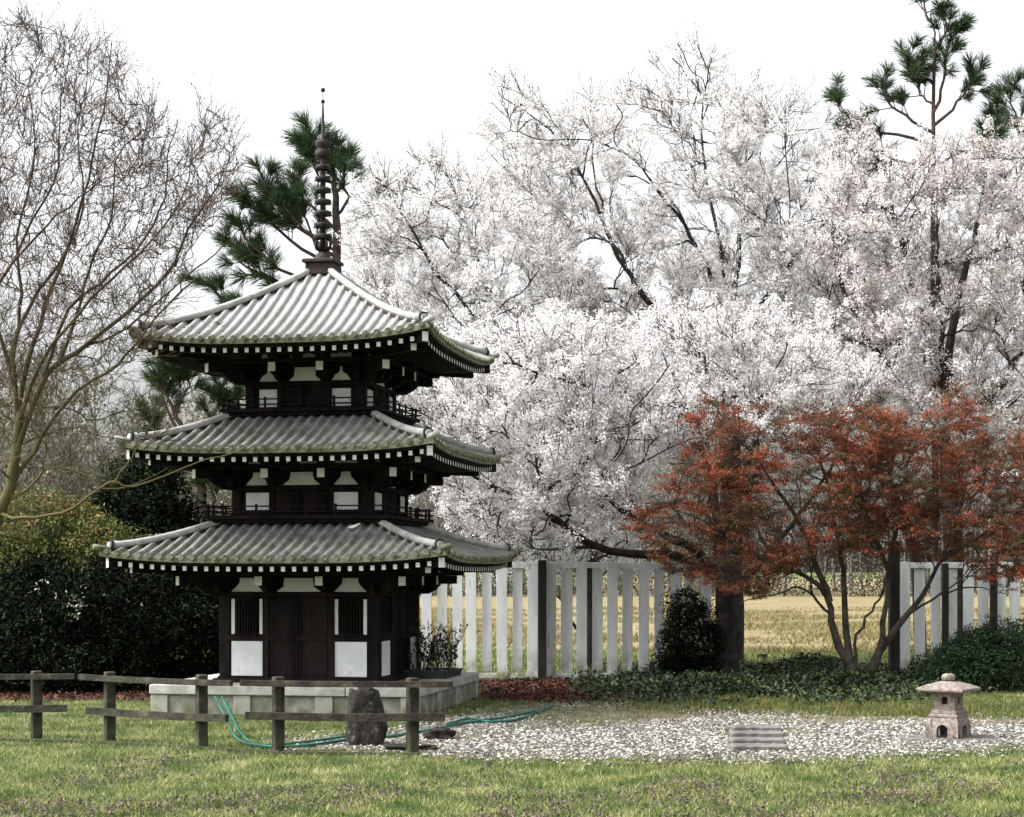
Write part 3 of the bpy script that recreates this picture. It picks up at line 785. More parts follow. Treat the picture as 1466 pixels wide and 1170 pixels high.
for i in range(len(pts)-1):
    p, q = pts[i], pts[i+1]; dx, dy = q[0]-p[0], q[1]-p[1]; L = math.hypot(dx,dy); ux, uy = dx/L, dy/L
    V = []
    for (t, o_) in ((0.002,0),(L-.002,0),(L-.002,.04),(.002,.04)): V.append((p[0]+ux*t-uy*o_, p[1]+uy*t+ux*o_))
    mb.add([(x,y,-.02) for x,y in V]+[(x,y,.022) for x,y in V], [(3,2,1,0),(4,5,6,7),(0,1,5,4),(1,2,6,5),(2,3,7,6),(3,0,4,7)])
mb.build('timber_edging', M['rail_wood'], None, label='low dark timber edging board lying along the foot of the rail fence', category='edging')

# ------------------------------------------------------------------ white fence
def white_fence(D, x0, x1, pickets, label, rails_z=((1.615,1.70),(.0,.085))):
    r = empty('picket_fence', ((x0+x1)/2, D, 0), 0, label=label, category='fence', group='tall white board fence')
    cx = (x0+x1)/2
    for za, zb in rails_z:
        m2 = MB(); m2.box(x0-cx, x1-cx, -.02, .02, za, zb, bev=.004); m2.build('rail', M['picket'], r)
    for (a, b_, front) in pickets:
        m2 = MB(); w = b_-a; tilt = random.gauss(0,.004)
        z1 = (1.712 if front else 1.607)+random.uniform(-.008,.004); z0 = (-.01 if front else .10)+random.uniform(-.012,.012)
        y0 = -.044 if front else .0225
        T = lambda X,Y,Z: (X+tilt*(Z-.8), Y, Z)
        m2.box(a-cx, b_-cx, y0, y0+.0225 if front else y0+.02, z0, z1, T=T, bev=.003); m2.build('picket', M['picket'], r)
    return r, cx
D1 = 26.5; k1 = D1/FPX
pl_px = [(604,618,1),(626,640,0),(648,662,0),(667,682,1),(690,704,0),(711,726,1),(734,748,0),(755,770,1),(781,796,1),(803,820,0),(825,840,1),(848,863,0),(869,884,1),(891,906,0),(914,929,1),(937,951,0),(959,974,1),(981,995,0),(1003,1018,1)]
extra = []; x = 582
while x > 380: extra.append((x,x+14,int(len(extra)%2))); x -= 22
white_f, cxa = white_fence(D1, (370-CX)*k1, (1020-CX)*k1, [((a-CX)*k1, (b_-CX)*k1, fr) for a,b_,fr in pl_px+extra[::-1]], 'tall white fence of alternating boards between pagoda and cherry trunk')
m2 = MB(); xx = (776-CX)*k1-cxa; m2.box(xx-.06,xx+.06,-.17,-.05,-.03,1.73,bev=.008); m2.build('post', M['post_dark'], white_f)
D2 = 27.4; k2 = D2/FPX
pr_px = [(1287,1302,1),(1310,1325,0),(1332,1346,1),(1356,1371,0),(1378,1393,1),(1401,1416,0),(1424,1439,1),(1446,1461,0),(1468,1483,1),(1490,1505,0),(1512,1527,1),(1534,1549,0)]
wf2, cxb = white_fence(D2, (1286-CX)*k2, (1552-CX)*k2, [((a-CX)*k2, (b_-CX)*k2, fr) for a,b_,fr in pr_px], 'white board fence section behind the rounded shrub at the right', ((1.615,1.70),(.0,.085)))
for px, w in ((1351,.045),(1420,.05)):
    m2 = MB(); xx = (px-CX)*k2-cxb; m2.box(xx-w,xx+w,-.14,-.05,-.03,1.69,bev=.006); m2.build('post', M['post_dark'], wf2)
gx, gy, _ = W(1280, 0, 27.0)
mb = MB(); mb.box(-.075,.075,-.075,.075,-.03,1.98,bev=.01); mb.box(-.085,.085,-.085,.085,1.981,2.01,bev=.008)
o = mb.build('gate_post', M['post_dark'], None, label='thick dark timber gate post at the end of the right white fence', category='post'); o.location = (gx, gy, 0)

# ------------------------------------------------------------------ stone lantern
lx, ly, _ = G(1358, 1057)
lan = empty('stone_lantern', (lx, ly, .012), math.radians(-36+0), label='pinkish granite garden lantern with square cap and arched base', category='lantern')
def frustum(mb, pr, m=0):   # square rings (half, z) 
    V = []; F = []; k = 4
    for h, z in pr: V += [(-h,-h,z),(h,-h,z),(h,h,z),(-h,h,z)]
    for i in range(len(pr)-1):
        for j in range(4): F.append((i*4+j, i*4+(j+1)%4, (i+1)*4+(j+1)%4, (i+1)*4+j))
    F.append((3,2,1,0)); n = (len(pr)-1)*4; F.append((n,n+1,n+2,n+3)); mb.add(V, F, m)
# base with arches: four legs + arch panels
mb = MB(); hb = .158
for k4 in range(4):
    T = rot(k4)
    pts = [(-hb,0),(-.055,0)]+[(-.055*math.cos(t), .075+.05*math.sin(t)) for t in [math.radians(q) for q in range(0,181,20)]]+[(.055,0),(hb,0),(hb,.10),(hb*.97,.15),(hb*.86,.19),(-hb*.86,.19),(-hb*.97,.15),(-hb,.10)]
    def TB(x,y,z,T=T):
        sc_ = 1.0 if z < .12 else 1-.14*((z-.12)/.07)**1.6
        return T(x*1.0, (y if y > -.13 else -hb*sc_), z)
    mb.prism(pts, -hb, -hb+.05, 0, TB)
frustum(mb, [(hb*.84,.165),(hb*.84,.188)])
mb.build('base', M['granite'], lan)
mb = MB(); frustum(mb, [(.135,.189),(.142,.195),(.142,.212),(.130,.222),(.122,.225),(.126,.232),(.124,.25),(.108,.262)]); mb.build('moulding', M['granite'], lan)
mb = MB(); hf = .102
for k4 in range(4):
    T = rot(k4)
    for (xa, xb, za, zb) in ((-hf,-.03,.2625,.43),(.03,hf-.03,.2625,.43),(-.03,.03,.2625,.315),(-.03,.03,.385,.43)):
        mb.box(xa,xb,-hf,-hf+.03,za,zb,T=T)
mb.build('fire_box', M['granite'], lan)
mb = MB(); frustum(mb, [(.10,.4305),(.225,.437),(.232,.452),(.228,.466),(.15,.50),(.08,.522),(.05,.53)])
me = mb.build('cap', M['granite'], lan)
mb = MB(); mb.lathe([(.045,.531),(.062,.54),(.064,.565),(.058,.59),(.03,.60)], 14); mb.build('finial', M['granite'], lan, True)
x, y, _ = G(1358, 1058); mb = MB(); mb.box(-.44,.44,-.26,.30,-.01,.012,bev=.004)
o = mb.build('paving_slab', M['slab'], None, label='wide flat stone slab lying under the granite lantern', category='slab'); o.location = (x, y, 0); o.rotation_euler = (0,0,.03)

# stepping slabs
for i, (yy, xc, ww) in enumerate([(1046,1082,70),(1054.5,1083,76),(1064,1084,78),(1073.5,1086,80)]):
    x, y, _ = G(xc, yy); m2 = MB(); w = ww/FPX*y/2; m2.box(-w,w,-.115,.13,-.01,.045,bev=.01)
    o = m2.build('stepping_stone', M['slab'], None, category='stepping stone', group='row of four grey stepping stones in the gravel',
        label=['farthest of the four narrow grey stepping stones in the gravel','second farthest of the four narrow grey stepping stones','second nearest of the four narrow grey stepping stones','nearest of the four narrow grey stepping stones, beside the grass'][i])
    o.location = (x, y, 0); o.rotation_euler = (0,0,random.gauss(0,.02))

# ------------------------------------------------------------------ rocks
def rock(name, px, py, sx, sy, sz, seed, label, prof_=None, cat='rock'):
    r = np.random.default_rng(seed); V = []; F = []; n, k = 18, 26
    for i in range(n+1):
        ph = math.pi*i/n
        for j in range(k):
            th = 2*math.pi*j/k; d = np.array([math.sin(ph)*math.cos(th), math.sin(ph)*math.sin(th), math.cos(ph)])
            V.append(d)
    V = np.array(V); q = 1+0*V[:,0]
    for _ in range(16):
        w = unit(r.normal(size=3)); q = q+.07*np.sin((V@w)*r.uniform(2,9)+r.random()*6)/1.5
    q += r.normal(size=len(q))*.012
    B = np.sign(V)*np.abs(V)**(.6 if prof_ else .75)*q[:,None]
    if prof_: B[:,:2] *= np.array([prof_(z) for z in B[:,2]])[:,None]
    B = B*np.array([sx,sy,sz]); B[:,2] += sz*.92
    for i in range(n):
        for j in range(k): F.append((i*k+j, i*k+(j+1)%k, (i+1)*k+(j+1)%k, (i+1)*k+j)[::-1])
    me = fast_mesh(name, B, F, M['rock']); o = link_mesh(name, me, None, label=label, category=cat)
    x, y, _ = G(px, py); o.location = (x, y, 0); return o
rock('standing_stone', 522, 1066, .145, .12, .275, 5, 'upright dark lichened standing stone behind the rail fence', lambda z: 1.12-.22*z, 'stone')
rock('rock', 630, 1058, .14, .10, .055, 8, 'flat dark rock in the gravel just right of the last fence post')
rock('rock', 575, 1074, .16, .08, .028, 9, 'low dark rock at the foot of the last fence post')
rock('rock', 1092, 943, .09, .07, .045, 12, 'tiny black lump in the green grass between trunk and maple')
rock('rock', 612, 1074, .08, .05, .026, 14, 'smallest dark rock between last fence post and gravel')

# ------------------------------------------------------------------ hose
mb = MB()
def hose(pts, r=.014):
    L = smoothline(pts, 60); mb.tube([tuple(p) for p in L], r, 7)
hose([(*G(318,1044)[:2],.32),(*G(332,1052)[:2],.18),(*G(345,1060)[:2],.07),(*G(362,1067)[:2],.02),(*G(390,1072)[:2],.018),(*G(440,1070)[:2],.018),(*G(500,1062)[:2],.02),(*G(560,1057)[:2],.02),(*G(620,1047)[:2],.02),(*G(665,1038)[:2],.022),(*G(720,1030)[:2],.02),(*G(780,1018)[:2],.02)])
hose([(*G(308,1040)[:2],.30),(*G(325,1052)[:2],.15),(*G(340,1064)[:2],.04),(*G(372,1070)[:2],.02),(*G(430,1066)[:2],.02),(*G(520,1054)[:2],.02)], .012)
hose([(*G(640,1040)[:2],.02),(*G(670,1032)[:2],.024),(*G(700,1036)[:2],.022),(*G(740,1033)[:2],.02),(*G(770,1022)[:2],.02),(*G(792,1012)[:2],.02)], .013)
mb.build('garden_hose', M['hose'], None, True, label='green garden hose trailing over lawn and gravel behind the rail fence', category='hose')

# ------------------------------------------------------------------ trees
def tree(name, label, cat, base, wood_parts, wood_mat, crown_sets, group=None, crown_name='crown'):
    r = empty(name, base, 0, label=label, category=cat)
    if group: r['group'] = group
    b = np.array(base)
    V, F = join(wood_parts); link_mesh('trunk', fast_mesh('trunk', V-b, F, wood_mat, smooth=True), r)
    for (VF, m) in crown_sets:
        V, F = VF; link_mesh(crown_name, fast_mesh(crown_name, V-b, F, m), r)
    return r

def cherry(label, base_pts, r0, limbs, poly, D, T, nbig, nfine, blossom, warm=.0, dens=1.0, group='white blossoming cherry trees'):
    S = Skel(); S.limb(base_pts, r0, r0*.62, 12, .012)
    for L, a, b_ in limbs: S.limb(wpts(L), a, b_, 16, .02)
    S.attach(env(poly, D, T, nbig), .065, .010, 12, .05, .012, .16, anglew=1.3)
    fine = S.attach(env(poly, D, T*1.05, nfine), .020, .006, 9, .04, .0, .16, anglew=1.2)
    parts = S.geo(8, 4)
    t1 = spawn(fine, 6, .50, (22,55), .22, 5, .10, .1)
    parts.append(tubes(t1, taper(t1,.0065,.004), 3))
    t2 = spawn(t1, 2, .24, (25,50), .22, 4, .10, .15)
    parts.append(tubes(t2, taper(t2,.004,.0025), 3))
    q1, _ = sample_pts(t1, 5, .05); q2, _ = sample_pts(t2, 3, .2); q3, _ = sample_pts(fine, 9, .3)
    C = np.concatenate([q1,q2,q3]); C = C[RNG.random(len(C)) < .93]
    # clumpy: thin out by noise
    nz = vnoise(C[:,0]+C[:,2]*.7, C[:,1]*1.3+C[:,2], 3.4, 21)
    topz = np.clip((C[:,2]-4.5)/5, 0, 1)
    n3 = vnoise(C[:,0]*1.3+C[:,1], C[:,2]*1.6-C[:,1]*.7, 7.0, 5)
    C = C[nz*.8+n3*.8+RNG.random(len(C))*.9 > -.13+.17*topz]
    k_ = (vnoise(C[:,0]+C[:,1], C[:,2]*1.5-C[:,1], 9.0, 12)+RNG.random(len(C)) > .6)
    sel = RNG.random(len(C)) < .80; C = C[sel]; k_ = k_[sel]
    VA = leaves(C[k_], 26, .040, .031, (0,-.2,.25), .9); VB = leaves(C[~k_], 8, .020, .026, (0,-.2,.25), .9)
    cr = join([VA, VB])
    sets = [(cr, blossom)]
    if warm:
        q4, _ = sample_pts(t1, 1, .2); q4 = q4[RNG.random(len(q4)) < warm]; sets.append((leaves(q4, 3, .02, .04, None, .5), M['leaf_bronze']))
    base = tuple(base_pts[0]); r = empty('cherry_tree', base, 0, label=label, category='cherry tree', group=group); b = np.array(base)
    V, F = join(parts); link_mesh('trunk', fast_mesh('trunk', V-b, F, M['bark_cherry'], smooth=True), r)
    link_mesh('crown', fast_mesh('crown', cr[0]-b, cr[1], blossom), r)
    if warm: V, F = sets[1][0]; link_mesh('young_leaves', fast_mesh('young_leaves', V-b, F, M['leaf_bronze']), r)
    print(label, 'clumps', len(C)); return r

# A: large cherry in front of the white fence, limbs reaching left over it
D = 25.95
cherry('large blossoming cherry with thick dark trunk beside the small dark bush', [W(1040,980,D),W(1038,930,D),W(1038,880,D),W(1036,835,D)], .20,
  [([(1036,838,D),(1010,800,D-.1),(960,770,D-.3),(905,742,D-.5),(860,705,D-.7),(815,690,D-.8)], .10, .010),
   ([(1038,835,D),(990,803,D),(935,795,D-.2),(885,792,D-.4),(830,770,D-.6),(795,745,D-.8),(765,722,D-1),(720,705,D-1.1),(660,670,D-1.2)], .085, .02),
   ([(795,745,D-.8),(778,725,D-.8),(782,700,D-.8),(815,688,D-.7),(850,640,D-.5),(880,590,D-.4)], .05, .018),
   ([(1036,838,D),(1030,780,D+.2),(1020,700,D+.4),(1000,620,D+.6),(965,540,D+.8),(945,500,D+.9)], .10, .010),
   ([(1030,780,D+.2),(1060,700,D+.3),(1085,610,D+.3),(1110,520,D+.4),(1120,430,D+.5)], .085, .010),
   ([(1040,860,D),(1070,825,D),(1100,790,D+.1),(1150,730,D+.4),(1200,650,D+.6)], .07, .02),
   ([(1000,620,D+.6),(940,590,D),(870,560,D-.6),(790,540,D-1),(720,520,D-1.2)], .045, .015)],
  [(520,560),(560,520),(640,520),(700,470),(800,450),(900,470),(1000,450),(1100,470),(1220,520),(1260,560),(1180,620),(1000,640),(900,730),(800,790),(720,780),(650,740),(600,700),(590,620)],
  D-.2, 1.6, 55, 330, M['blossom'])
# B: tall cherry behind the fence, vase of limbs
D = 31.0
cherry('tall spreading cherry behind the white fence, its bare limbs fanning up above the maple', [W(1045,948,D),W(1046,800,D),W(1046,640,D),W(1046,470,D)], .24,
  [([(1046,470,D),(1020,400,D),(985,330,D-.2),(955,290,D-.4),(925,250,D-.5)], 0.050, 0.014),
   ([(1046,475,D),(1055,380,D),(1065,300,D+.2),(1068,230,D+.3),(1065,140,D+.4)], 0.054, 0.013),
   ([(1046,480,D),(1035,380,D+.3),(1010,250,D+.4),(1005,170,D+.4),(995,100,D+.4)], 0.043, 0.010),
   ([(1046,480,D),(1100,420,D),(1150,350,D-.2),(1210,290,D-.3)], 0.043, 0.011),
   ([(1046,520,D),(980,480,D),(920,420,D),(880,360,D),(850,290,D),(800,200,D),(720,140,D)], 0.072, 0.010),
   ([(920,420,D),(870,330,D+.5),(850,230,D+.6),(845,150,D+.6)], 0.036, 0.007),
   ([(1046,600,D),(1120,540,D),(1180,460,D),(1230,380,D)], 0.050, 0.014)],
  [(690,90),(740,125),(800,170),(850,130),(895,120),(930,80),(975,60),(1010,60),(1050,100),(1120,130),(1200,150),(1240,300),(1250,500),(1100,560),(950,560),(850,500),(780,440),(720,320),(700,200)],
  D, 2.0, 75, 420, M['blossom'])
# C: left cherry behind fence, leaning left
D = 29.5
cherry('blossoming cherry with slim dark trunk rising behind the middle of the white fence', [W(846,960,D),W(846,860,D),W(842,760,D),W(830,670,D)], .11,
  [([(830,670,D),(800,590,D),(770,500,D),(760,400,D),(790,330,D)], .06, .02),
   ([(835,700,D),(790,600,D-.3),(720,500,D-.6),(650,420,D-.8),(590,330,D-1),(545,260,D-1)], .07, .012),
   ([(720,500,D-.6),(690,400,D),(670,320,D),(640,250,D)], .04, .012),
   ([(842,740,D),(880,660,D+.5),(900,560,D+.6),(880,440,D+.6)], .06, .02)],
  [(500,330),(530,250),(590,240),(640,215),(690,260),(760,330),(850,400),(900,500),(920,700),(940,835),(780,838),(690,800),(620,690),(560,560),(500,460)],
  D, 1.8, 60, 360, M['blossom'])
# D: right cherry with pinkish tone
D = 29.0
cherry('pinkish blossoming cherry with bronze young leaves at the far right, around the pine', [W(1370,950,D),W(1368,850,D),W(1362,700,D),W(1350,560,D)], .19,
  [([(1350,560,D),(1320,450,D),(1290,350,D),(1270,250,D)], .08, .02),
   ([(1350,560,D),(1370,430,D),(1400,320,D),(1420,200,D)], .08, .02),
   ([(1355,600,D),(1270,520,D),(1210,420,D),(1190,320,D)], .07, .02),
   ([(1355,620,D),(1440,540,D),(1500,430,D)], .07, .02),
   ([(1350,560,D),(1345,430,D-.5),(1340,300,D-.5)], .06, .016)],
  [(1180,250),(1210,185),(1270,200),(1340,215),(1420,205),(1500,150),(1560,200),(1560,620),(1470,700),(1380,640),(1260,600),(1170,560),(1160,400)],
  D, 1.9, 75, 430, M['blossom_warm'], .4)
# E: far cherry filling between
D = 34.0
cherry('farthest blossoming cherry, half hidden between its taller neighbours above the maple', [W(1318,938,D),W(1310,800,D),W(1270,690,D),W(1215,640,D),W(1185,600,D)], .12,
  [([(1185,600,D),(1150,540,D),(1120,430,D)], .08, .02), ([(1185,600,D),(1230,520,D),(1240,400,D)], .08, .02), ([(1270,690,D),(1290,620,D),(1330,540,D)], .06, .02), ([(1215,640,D),(1090,600,D),(1000,560,D)], .06, .02)],
  [(1000,420),(1120,330),(1250,330),(1380,400),(1450,520),(1420,640),(1280,680),(1100,650),(980,600)], D, 1.6, 45, 230, M['blossom'])

# Japanese maples
def maple(label, base, limbs, poly, D, T, nbig, nfine):
    S = Skel()
    for L, a, b_ in limbs: S.limb(wpts(L), a, b_, 14, .012)
    S.attach(env(poly, D, T, nbig), .035, .007, 9, .04, .010, -.02, anglew=.7)
    fine = S.attach(env(poly, D, T, nfine), .012, .004, 7, .03, 0, -.02)
    parts = S.geo(8, 4)
    t1 = spawn(fine, 6, .30, (25,60), .05, 4, .10, .1, flat=.45); parts.append(tubes(t1, taper(t1,.004,.002), 3))
    q1, _ = sample_pts(t1, 9, .15); q2, _ = sample_pts(fine, 7, .4)
    C = np.concatenate([q1,q2]); nz = vnoise(C[:,0], C[:,1]*.6+C[:,2]*2.2, 4.2, 33); n3 = vnoise(C[:,0]+C[:,1], C[:,2]*3, 6.0, 8); C = C[nz*.8+n3*.8+RNG.random(len(C))*1.0 > .22]
    cr = leaves(C, 7, .030, .028, (0,-.1,.9), .45, flat=.5)
    return tree('maple_tree', label, 'maple tree', base, parts, M['bark_maple'], [(cr, M['maple'])], 'red-leaved Japanese maples')
D = 24.6
maple('Japanese maple with several pale stems leaning left, nearer the cherry trunk', W(1228,978,D)[:2]+(0,),
  [([(1228,980,D),(1212,945,D),(1200,920,D),(1191,890,D),(1188,862,D),(1170,835,D-.1),(1130,815,D-.2),(1080,795,D-.3),(1040,770,D-.3)], .075, .012),
   ([(1222,970,D),(1214,930,D),(1210,880,D+.1),(1207,830,D+.2),(1200,780,D+.2),(1185,700,D+.3),(1170,640,D+.3)], .06, .014),
   ([(1225,965,D-.05),(1224,920,D-.1),(1245,880,D-.2),(1262,850,D-.3),(1275,800,D-.3)], .025, .010),
   ([(1190,880,D),(1150,845,D-.3),(1110,850,D-.5),(1060,865,D-.6)], .022, .006),
   ([(1188,862,D),(1165,800,D),(1140,740,D),(1100,680,D),(1060,620,D)], .05, .012),
   ([(1170,835,D),(1100,800,D+.3),(1000,760,D+.4),(960,720,D+.4)], .03, .01)],
  [(905,760),(945,690),(985,640),(1000,570),(1050,560),(1100,580),(1180,590),(1230,570),(1290,600),(1300,680),(1280,760),(1230,800),(1150,800),(1090,850),(1020,850),(950,815)],
  D-.4, 1.0, 75, 520)
maple('Japanese maple with dark stems leaning right towards the fence and rounded shrub', W(1248,982,D)[:2]+(0,),
  [([(1244,985,D),(1252,945,D),(1275,912,D),(1300,880,D),(1325,845,D),(1345,805,D),(1370,740,D)], .07, .014),
   ([(1250,960,D-.05),(1262,920,D-.1),(1269,870,D-.2),(1272,820,D-.2),(1290,740,D-.2),(1300,660,D-.1)], .05, .012),
   ([(1300,880,D),(1340,855,D-.2),(1390,840,D-.4),(1440,850,D-.5)], .02, .006),
   ([(1345,805,D),(1400,770,D),(1450,740,D),(1500,720,D)], .03, .01),
   ([(1272,820,D-.2),(1250,760,D-.3),(1230,700,D-.4)], .03, .01)],
  [(1190,770),(1200,710),(1240,640),(1260,590),(1310,620),(1345,590),(1365,550),(1400,600),(1430,650),(1480,600),(1540,640),(1560,780),(1470,830),(1420,835),(1360,800),(1300,790),(1250,800)],
  D-.3, 1.0, 75, 520)

# bare mossy tree at the left
D = 18.4
S = Skel(); bx, by, _ = G(-70, 1042)
S.limb([(bx,by,0)]+wpts([(-60,900,D),(-30,800,D),(0,730,D),(18,690,D),(22,640,D),(30,590,D)]), .095, .040, 18, .01)
for L, a, b_ in [
  ([(22,650,D),(45,590,D),(60,545,D),(85,520,D),(115,500,D),(150,475,D-.1),(190,440,D-.2),(245,385,D-.3),(268,330,D-.3),(310,270,D-.3)], .050, .012),
  ([(20,690,D),(45,650,D),(75,600,D),(110,560,D-.1),(150,535,D-.2),(190,500,D-.3),(230,445,D-.3),(280,400,D-.4)], .036, .010),
  ([(22,640,D),(30,560,D+.1),(50,480,D+.1),(80,400,D+.2),(110,320,D+.2),(130,240,D+.2),(150,150,D+.2),(160,60,D+.2)], .045, .006),
  ([(24,600,D),(20,520,D),(30,430,D),(25,330,D),(50,220,D),(40,120,D)], .04, .006),
  ([(85,520,D),(110,450,D),(130,380,D),(160,310,D),(165,230,D),(200,190,D)], .028, .006),
  ([(60,545,D),(100,440,D-.2),(150,400,D-.3),(200,350,D-.4),(235,290,D-.4),(240,230,D-.4),(255,170,D-.4)], .028, .006),
  ([(0,735,D),(20,742,D-.2),(52,740,D-.3),(96,731,D-.4),(134,706,D-.5),(163,690,D-.5),(186,698,D-.5),(235,682,D-.5),(290,658,D-.5),(345,645,D-.5)], .030, .007),
  ([(163,690,D-.5),(190,650,D-.5),(220,600,D-.5),(235,560,D-.5)], .016, .004),
  ([(10,720,D),(50,690,D-.1),(70,668,D-.2),(120,680,D-.3),(150,700,D-.4),(190,695,D-.4),(240,670,D-.4)], .02, .004),
  ([(30,590,D),(90,583,D),(130,600,D),(180,590,D),(230,580,D),(275,560,D)], .016, .003),
  ([(22,640,D),(70,620,D),(110,612,D),(150,625,D),(215,630,D),(260,600,D)], .014, .003),
  ([(24,610,D),(60,520,D-.3),(120,440,D-.4),(170,390,D-.5),(230,330,D-.5),(270,260,D-.5),(275,190,D-.5)], .030, .005),
  ([(10,520,D),(40,440,D+.4),(90,370,D+.5),(120,290,D+.5),(110,200,D+.5),(125,110,D+.5)], .034, .005),
  ([(-60,560,D),(-20,440,D+.3),(30,350,D+.3),(80,250,D+.3),(85,160,D+.3),(100,80,D+.3)], .030, .005),
  ([(-60,480,D),(0,400,D-.3),(60,330,D-.4),(130,270,D-.5),(190,240,D-.5)], .026, .005),
  ([(20,560,D),(0,480,D),(-30,400,D),(-40,300,D),(-20,200,D)], .035, .006),
  ([(115,500,D),(180,470,D),(240,420,D),(300,370,D),(340,330,D),(370,280,D)], .020, .004)]:
    S.limb(wpts(L), a*.72, b_*.85, 20, .008)
bp_ = [(-60,700),(-60,60),(20,30),(90,45),(160,50),(185,130),(260,200),(290,150),(330,160),(345,250),(300,350),(260,430),(200,520),(150,560),(80,600),(20,640)]
S.attach(env(bp_, D, .95, 220)+env([(-40,560),(-40,330),(60,300),(200,330),(300,330),(240,440),(150,520),(80,560)], D, .8, 80), .018, .005, 11, .05, .004, .16, root=W(20,700,D), anglew=1.1, rk=.008)
fine = S.attach(env(bp_, D, 1.0, 820)+env([(20,600),(200,540),(290,570),(240,640),(200,700),(60,720),(0,760)], D, .5, 50), .008, .003, 9, .045, 0, .16, root=W(20,700,D), anglew=1.1, rk=.006)
parts = S.geo(8, 5)
t1 = spawn(fine, 6, .34, (18,50), .28, 5, .14, .15); parts.append(tubes(t1, taper(t1,.0034,.0018), 3))
t2 = spawn(t1, 3, .15, (20,50), .25, 4, .14, .2); parts.append(tubes(t2, taper(t2,.0022,.0012), 3))
q1, _ = sample_pts(t2[t2[:,0,2] > 4.0], 1, .8); q1 = q1[RNG.random(len(q1)) < .30]
tree('bare_tree', 'bare multi-branched tree with mossy yellow-green limbs rising at the left edge', 'tree', (bx,by,0), parts, M['bark_moss'],
     [(leaves(q1, 1, .008, .020, None, .8), M['leaf_bronze'])], crown_name='buds')

# pines
def pine(label, base, trunk, branches, tip_n, D, nl=.30, group='long-needled pines behind the garden', seedpods=True, rr=.14, rt=.03):
    S = Skel(); S.limb([base]+wpts(trunk), rr, rt, 16, .02)
    for L, a in branches: S.limb(wpts(L), a, .012, 9, .02)
    Ls = [np.array(L) for L, R in S.lines[1:]]
    tips = np.stack(Ls)
    side = spawn(tips, tip_n*2, .42, (30,65), .22, 5, .08, .30)
    parts = S.geo(8, 5)+[tubes(side, taper(side,.010,.006), 4)]
    allp = []
    for A in (tips[:,5:,:], side[:,2:,:]):
        A5 = A if A.shape[1] == 3 else A[:, -3:, :]
        allp.append(A5)
    A = np.concatenate(allp); c, t = sample_pts(A, 110, .0)
    # needles point forward and out
    rv = RNG.normal(size=t.shape); perp = unit(rv-np.sum(rv*t,-1,keepdims=True)*t)
    ang = np.radians(RNG.uniform(18,62,len(t)))[:,None]; d = unit(t*np.cos(ang)+perp*np.sin(ang)+np.array([0,0,.12])); ln = (nl*RNG.uniform(.75,1.15,len(t)))[:,None]
    w = unit(np.cross(d, RNG.normal(size=d.shape)))*.0042
    V = np.stack([c-w, c+w, c+d*ln*.6+w*.8+np.array([0,0,-.004]), c+d*ln+np.array([0,0,-.02])],1).reshape(-1,3)
    tree('pine_tree', label, 'pine tree', base, parts, M['bark_pine'], [((V, np.arange(len(V)).reshape(-1,4)), M['needle'])], group)
D = 30.0; b = W(492,950,D)[:2]+(0,)
pine('long-needled pine directly behind the pagoda spire', b, [(490,700,D),(486,500,D),(482,330,D),(479,270,D),(474,232,D)],
 [([(480,310,D),(497,285,D),(490,250,D-.2),(482,222,D-.2)],.03),([(474,235,D),(458,228,D),(450,212,D),(450,196,D)],.03),([(478,265,D),(460,255,D),(450,240,D),(444,222,D)],.03),
  ([(478,280,D),(490,265,D),(494,250,D),(488,228,D)],.03),
  ([(482,330,D),(450,300,D-.3),(430,280,D-.4),(425,255,D-.4)],.03),([(484,370,D),(440,335,D-.3),(400,290,D-.5),(375,250,D-.5)],.035),([(484,380,D),(420,350,D-.2),(380,310,D-.3),(355,290,D-.4)],.035),
  ([(486,420,D),(410,390,D-.3),(360,350,D-.4),(340,315,D-.5)],.035),([(486,440,D),(390,400,D),(350,380,D),(330,350,D)],.03),([(484,350,D),(430,330,D),(405,310,D),(390,275,D)],.03),
  ([(486,440,D),(420,420,D),(380,395,D),(365,370,D)],.03),([(486,470,D),(380,440,D),(320,430,D),(298,405,D)],.03),
  ([(484,360,D),(450,350,D+.3),(440,320,D+.3),(420,290,D+.3)],.03)], 5, D)
D = 36.0; b = W(300,930,D)[:2]+(0,)
pine('pine low behind the left eaves of the top roof', b, [(298,800,D),(285,680,D),(262,620,D),(240,570,D)],
 [([(262,620,D),(245,600,D),(232,570,D),(225,540,D)],.04),([(270,640,D),(250,640,D),(225,620,D),(215,590,D)],.04),([(285,680,D),(300,620,D),(310,580,D),(315,550,D)],.04),([(285,680,D),(310,640,D),(322,600,D),(330,575,D)],.04),
  ([(250,600,D),(262,570,D),(270,550,D),(268,530,D)],.04),([(290,720,D),(265,700,D),(250,680,D),(238,650,D)],.04),([(290,740,D),(305,720,D),(300,690,D),(290,660,D)],.04),([(240,575,D),(238,560,D),(240,545,D),(236,520,D)],.03)], 7, D, .28)
D = 29.6; b = W(1338,945,D)[:2]+(0,)
